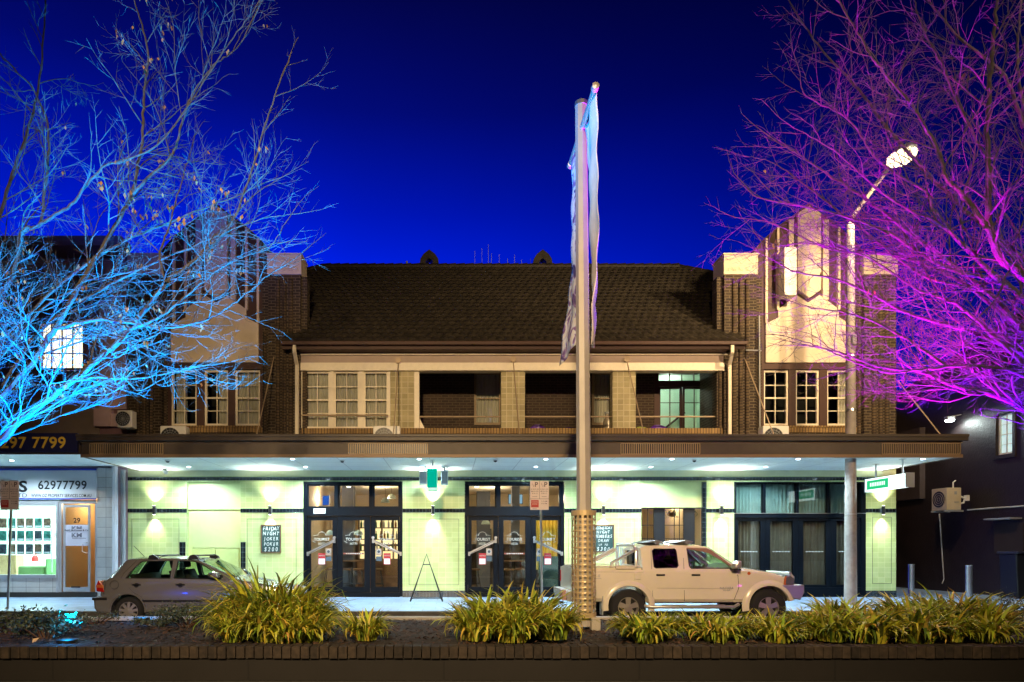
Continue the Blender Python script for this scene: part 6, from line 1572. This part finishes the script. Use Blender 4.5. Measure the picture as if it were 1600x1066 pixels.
# low leafy shrubs
SHR = mat('shrub_leaf', (.045, .065, .035), .5, var=.5, vscale=14)
def shrub(px, d, rx, ry, h, n, label, leaf=.026):
    cx = X(px, d); t = thing('low_shrub', label, 'shrub', (cx, d, BZ))
    g = MB(); rr = random.Random(int(px)); br = MB()
    cl = [(rr.uniform(-.8, .8)*rx, rr.uniform(-.8, .8)*ry, rr.uniform(.35, .95)*h) for _ in range(22)]
    for c in cl: br.tube([(cx+c[0]*.2, d+c[1]*.2, BZ-.02), (cx+c[0]*.6, d+c[1]*.6, BZ+c[2]*.55), (cx+c[0], d+c[1], BZ+c[2])], [.010, .007, .003], 4)
    for i in range(n):
        c = cl[rr.randrange(22)]; p = Vector((cx+c[0]+rr.gauss(0, rx*.16), d+c[1]+rr.gauss(0, ry*.16), BZ+abs(c[2]+rr.gauss(0, h*.16))))
        u = Vector((rr.gauss(0, 1), rr.gauss(0, 1), rr.gauss(0, .6))).normalized(); v = u.orthogonal().normalized(); v = (v+u.cross(v)*rr.uniform(-1, 1)).normalized()
        l = leaf*rr.uniform(.7, 1.3); g.add([p-u*l, p+v*l*.45, p+u*l, p-v*l*.45], [(0,1,2,3)])
    part('foliage', g, SHR, t); part('stem', br, WOOD, t)
shrub(72, 8.75, .50, .35, .34, 1700, 'low leafy shrub lit blue by the ground light at left')
shrub(28, 9.3, .45, .3, .28, 1000, 'low dark shrub at the left edge of the planter')
shrub(292, 10.2, .55, .4, .32, 1900, 'dark low shrub between the hatchback and the big mound', .022)
shrub(245, 10.0, .35, .3, .14, 700, 'dark low shrub in front of the hatchback rear wheel', .022)
shrub(150, 10.5, .4, .25, .16, 500, 'small sparse shrub behind the blue ground light', .02)
shrub(1565, 9.9, .55, .4, .42, 1900, 'clipped dark shrub at the far right of the planter', .02)
# a little litter leaf
g = MB(); lx, ly = X(50, 8.1), 8.1; g.add([(lx, ly, BZ+.03), (lx+.05, ly, BZ+.05), (lx+.06, ly+.05, BZ+.09), (lx-.01, ly+.03, BZ+.08)], [(0,1,2,3)])
tag(part('fallen_leaf', g, mat('dry_leaf', (.55, .40, .28), .7, var=0)), 'pale dry leaf lying on the mulch at far left', 'leaf')

# ================================================================= TREES
def catmull(P, n=8):
    P = [P[0]+(P[0]-P[1])]+P+[P[-1]+(P[-1]-P[-2])]; out = []
    for i in range(1, len(P)-2):
        for k in range(n):
            t = k/n; a, b, c, d = P[i-1], P[i], P[i+1], P[i+2]
            out.append(.5*((2*b)+(c-a)*t+(2*a-5*b+4*c-d)*t*t+(3*b-a-3*c+d)*t**3))
    out.append(P[-2]); return out
def perp_dir(d, ang, az):
    o = d.orthogonal().normalized(); w = d.cross(o); s = o*math.cos(az)+w*math.sin(az); return (d*math.cos(ang)+s*math.sin(ang)).normalized()
ZF = 3.9
def grow(rr, mbs, ends, p, d, L, r, lvl, bias, maxl, dens):
    if p.z < ZF: d = Vector((d.x, d.y, abs(d.z)+.15)).normalized()
    n = max(3, int(L/.10)) if lvl < maxl else 4
    n = min(n, 14); pts = [p.copy()]; rads = [r]; dirs = [d.copy()]
    for k in range(n):
        if p.z < ZF and d.z < .25: d.z += .22
        d = (d+Vector((rr.gauss(0, .095), rr.gauss(0, .095), rr.gauss(0, .095)))+bias*(.05 if lvl < 3 else .09)).normalized()
        p = p+d*(L/n); pts.append(p.copy()); rads.append(r*(1-(k+1)/n*.72)); dirs.append(d.copy())
    mbs[0 if lvl <= 1 else 1].tube(pts, rads, 6 if lvl <= 1 else 3, cap=False)
    if lvl >= maxl: ends.append(p.copy()); return
    m = int(L/(.16 if lvl == 1 else .115)*dens)
    for j in range(m):
        t = .15+.85*(j+rr.random())/m; i = min(n-1, int(t*n)); q = pts[i].lerp(pts[i+1], t*n-i) if i < n else pts[-1]
        dd = perp_dir(dirs[i+1], R(rr.uniform(24, 58)), rr.uniform(0, 6.2832))
        LL = L*rr.uniform(.30, .62)*(1.15-.65*t)
        if LL < .10: continue
        grow(rr, mbs, ends, q, dd, LL, max(.0027, rads[i]*.58), lvl+1, bias, maxl, dens)
def tree(name, label, limbs, trunk, bias, seed, dens=1.0, maxl=3, spacing=.30, l1=(.9, 2.0), leaves=0, lw=1.0):
    rr = random.Random(seed); t = thing(name, label, 'tree', (trunk[0].x, trunk[0].y, BZ))
    g = MB(); tp = catmull(trunk[0:1]+trunk[1:], 5); g.tube(tp, [.19-.06*k/len(tp) for k in range(len(tp))], 12); part('trunk', g, BARK, t, smooth=True)
    mbs = [MB(), MB()]; ends = []
    for pts, r0, r1 in limbs:
        P = catmull([Vector(q) for q in pts], 8); n = len(P)
        for i in range(1, n-1): P[i] += Vector((rr.gauss(0, .006), rr.gauss(0, .006), rr.gauss(0, .006)))
        rads = [(r0+(r1-r0)*(i/(n-1))**.7)*lw for i in range(n)]
        mbs[0].tube(P, rads, 8, cap=False)
        acc = 0; Ltot = sum((P[i+1]-P[i]).length for i in range(n-1)); s = 0
        for i in range(n-1):
            seg = P[i+1]-P[i]; acc += seg.length; s += seg.length
            while acc > spacing:
                acc -= spacing*rr.uniform(.7, 1.3); tt = s/Ltot
                if tt < .16: continue
                dd = perp_dir(seg.normalized(), R(rr.uniform(25, 60)), rr.uniform(0, 6.2832))
                LL = rr.uniform(*l1)*(1.2-.66*tt)
                grow(rr, mbs, ends, P[i].copy(), dd, LL, min(.012, rads[i]*.34)+.0028, 1, bias, maxl, dens)
        grow(rr, mbs, ends, P[-1], (P[-1]-P[-2]).normalized(), .65, r1, 1, bias, maxl, dens)
    part('branches', mbs[0], BARK, t, smooth='raw'); part('twigs', mbs[1], TWIG, t, smooth='raw')
    if leaves:
        g = MB(); mt = mat('dry_tree_leaf', (.34, .19, .08), .6, var=.3, vscale=20)
        for c in range(leaves):
            e = ends[rr.randrange(len(ends))]
            for k in range(rr.randrange(1, 6)):
                p = e+Vector((rr.gauss(0, .035), rr.gauss(0, .035), -rr.uniform(.0, .08))); l = rr.uniform(.05, .085); w = l*.28; a = rr.uniform(0, 3.14)
                s_ = Vector((math.cos(a), math.sin(a), 0))*w; dn = Vector((rr.gauss(0, .015), rr.gauss(0, .015), -l))
                g.add([p, p+dn*.5+s_, p+dn, p+dn*.5-s_+Vector((0, 0, .004))], [(0,1,2,3)])
        part('leaves', g, mt, t)
    return t
def LP(d0, d1, *pp):
    n = len(pp)-1; return [PT(a, b2, d0+(d1-d0)*i/n) for i, (a, b2) in enumerate(pp)]
ltr = [Vector((X(-190, 9.5), 9.5, BZ-.1)), Vector((X(-182, 9.5), 9.5, 1.2)), Vector((X(-160, 9.5), 9.5, Z(830, 9.5))), Vector((X(-140, 9.5), 9.5, Z(790, 9.5)))]
F = (-150, 810)
llimbs = [
 (LP(9.5, 8.7, F, (-60, 735), (0, 690), (37, 653), (112, 596), (169, 548), (203, 514), (259, 443), (289, 420), (323, 390), (352, 362), (375, 319), (410, 210), (440, 120)), .095, .012),
 (LP(9.5, 9.2, F, (-60, 700), (0, 625), (49, 570), (86, 514), (120, 454), (158, 390), (190, 335), (206, 304), (221, 225), (225, 150), (231, 79), (210, 0), (205, -60)), .085, .010),
 (LP(9.2, 9.0, (206, 304), (235, 275), (270, 240), (285, 190), (300, 150), (330, 105), (370, 75), (410, 0)), .035, .008),
 (LP(9.5, 10.0, F, (-80, 620), (-10, 480), (20, 430), (35, 362), (62, 350), (70, 290), (76, 215), (58, 150), (0, 85), (-20, 60)), .07, .010),
 (LP(9.3, 8.4, (86, 514), (150, 500), (200, 505), (262, 512), (320, 500), (370, 470), (420, 430), (450, 412)), .04, .007),
 (LP(9.5, 10.6, F, (-70, 560), (-25, 420), (10, 300), (45, 200), (62, 120), (72, 0), (75, -60)), .06, .010),
 (LP(9.0, 8.6, (112, 596), (150, 590), (200, 592), (255, 585), (300, 573), (345, 568)), .03, .006),
 (LP(9.5, 10.4, F, (-40, 600), (20, 520), (100, 440), (180, 385), (270, 345), (360, 310), (415, 285)), .06, .008),
 (LP(9.5, 9.6, F, (-20, 640), (60, 520), (130, 470), (200, 430), (300, 385), (400, 345), (455, 335)), .05, .007),
 (LP(9.0, 8.8, (62, 350), (110, 320), (160, 262), (200, 250), (262, 210), (350, 80), (400, 10)), .035, .008),
 (LP(8.9, 9.6, (259, 443), (250, 400), (265, 350), (285, 280), (300, 230)), .03, .007),
 (LP(8.8, 8.3, (203, 514), (250, 495), (300, 455), (360, 410), (420, 385), (445, 350)), .03, .006),
 (LP(9.6, 10.2, F, (-60, 640), (0, 560), (70, 480), (150, 440), (220, 440), (300, 430), (380, 400)), .04, .006),
]
tree('bare_tree', 'bare winter tree glowing blue from ground lights, with a few dry leaves, at left', llimbs, ltr, Vector((.25, -.05, .45)), 5, 1.12, 4, .28, (.6, 1.9), 220, .74)
rtr = [Vector((X(1790, 9.6), 9.6, BZ-.1)), Vector((X(1785, 9.6), 9.6, 1.4)), Vector((X(1768, 9.6), 9.6, Z(800, 9.6))), Vector((X(1755, 9.6), 9.6, Z(740, 9.6)))]
F = (1757, 745)
rlimbs = [
 (LP(9.6, 8.3, F, (1700, 600), (1640, 470), (1590, 425), (1560, 400), (1546, 345), (1545, 280), (1543, 200), (1548, 110), (1556, 20), (1560, -50)), .11, .020),
 (LP(8.5, 8.0, (1552, 372), (1530, 338), (1500, 300), (1480, 280), (1462, 228), (1425, 165), (1378, 110), (1350, 70), (1300, -20)), .05, .012),
 (LP(9.6, 10.6, F, (1680, 610), (1600, 520), (1540, 455), (1450, 385), (1350, 310), (1260, 250), (1205, 215)), .10, .010),
 (LP(9.6, 9.0, F, (1680, 690), (1600, 640), (1550, 617), (1490, 603), (1440, 582), (1380, 574), (1300, 548), (1260, 540)), .08, .008),
 (LP(9.6, 8.6, F, (1690, 660), (1620, 600), (1560, 575), (1480, 573), (1400, 582), (1360, 575), (1300, 550), (1262, 535), (1225, 525)), .05, .006),
 (LP(9.6, 11.0, F, (1690, 620), (1610, 560), (1520, 520), (1420, 490), (1320, 440), (1230, 420), (1190, 378)), .08, .008),
 (LP(9.6, 10.2, F, (1690, 600), (1620, 490), (1560, 440), (1480, 420), (1380, 360), (1290, 330), (1190, 310), (1160, 285)), .08, .008),
 (LP(9.6, 9.4, F, (1700, 520), (1640, 330), (1605, 200), (1590, 90), (1600, -40)), .08, .012),
 (LP(9.6, 11.0, F, (1690, 560), (1620, 430), (1510, 330), (1420, 240), (1340, 140), (1270, 60), (1220, -20)), .08, .010),
 (LP(10.2, 11.6, (1600, 520), (1500, 440), (1400, 400), (1300, 390), (1210, 350), (1150, 340)), .05, .007),
 (LP(10.0, 9.4, (1605, 470), (1520, 400), (1460, 330), (1445, 300), (1370, 250), (1330, 190), (1260, 150), (1250, 115)), .05, .007),
 (LP(9.6, 10.4, F, (1670, 640), (1590, 560), (1500, 480), (1430, 450), (1350, 400), (1260, 380), (1190, 390)), .06, .007),
 (LP(9.4, 9.0, (1600, 200), (1570, 120), (1500, 60), (1450, 0), (1430, -40)), .04, .010),
 (LP(9.0, 8.6, (1543, 250), (1500, 170), (1470, 100), (1440, 40), (1420, -30)), .03, .008),
 (LP(9.8, 10.8, (1480, 573), (1400, 520), (1330, 490), (1260, 480), (1200, 455)), .04, .005),
 (LP(10.2, 11.2, (1540, 455), (1440, 430), (1350, 360), (1270, 300), (1210, 255), (1170, 245)), .04, .006),
 (LP(9.8, 9.2, (1560, 440), (1480, 360), (1390, 310), (1310, 240), (1240, 200)), .04, .006),
]
tree('bare_tree', 'bare winter tree lit violet and magenta around the street lamp, at right', rlimbs, rtr, Vector((-.30, -.02, .40)), 9, 1.12, 4, .23, (.8, 2.0), 12, .72)

# ground up-lights in the planter
def uplight(x, y, col, w, target, label, cone=75, glow=None):
    t = thing('ground_light', label, 'ground light', (x, y, BZ), group='coloured ground lights under the trees')
    g = MB(); g.lathe([(.09, 0), (.13, 0), (.13, .035), (.09, .04)], (x, y, BZ+.0), 'z', 20); part('housing', g, BLACK, t, smooth=True)
    g = MB(); g.lathe([(0, .02), (.09, .02), (.09, .032), (0, .036)], (x, y, BZ+.0), 'z', 18); part('lens', g, emit_mat('ground_glow_%d' % len(MATS), col, 60 if col[0] == 0 else 14), t)
    light('POINT', (x, y, BZ+.16), 12 if col[0] == 0 else 3, col, t, .06, name='spill_light')
    light('SPOT', (x, y, BZ+.07), w, col, t, .05, target=target, cone=cone, blend=.8, name='tree_beam')
uplight(X(105, 8.38), 8.38, (.0, .36, 1), P_TREE_BLUE*1.05, PT(260, 290, 9.0), 'cyan ground light at the foot of the blue-lit shrub', 88)
uplight(X(222, 11.0), 11.0, (.0, .30, 1), P_TREE_BLUE*.5, PT(200, 380, 9.6), 'blue ground light behind the planter near the hatchback wheel', 90)
uplight(X(-110, 9.0), 9.0, (.0, .06, 1), P_TREE_BLUE*.55, PT(30, 400, 9.6), 'deep blue ground light beside the left trunk', 95)
uplight(X(1397, 10.6), 10.6, (.70, .0, .66), P_TREE_VIOLET*1.25, PT(1310, 440, 10.2), 'magenta ground light among the strap plants at right', 66)
uplight(X(1690, 10.8), 10.8, (.14, .0, 1), P_TREE_VIOLET*.7, PT(1440, 430, 10), 'violet ground light beside the right trunk', 66)
uplight(X(1500, 10.8), 10.8, (.20, .0, 1), P_TREE_VIOLET*.7, PT(1390, 450, 10), 'violet ground light behind the strap plants near the bollards', 76)
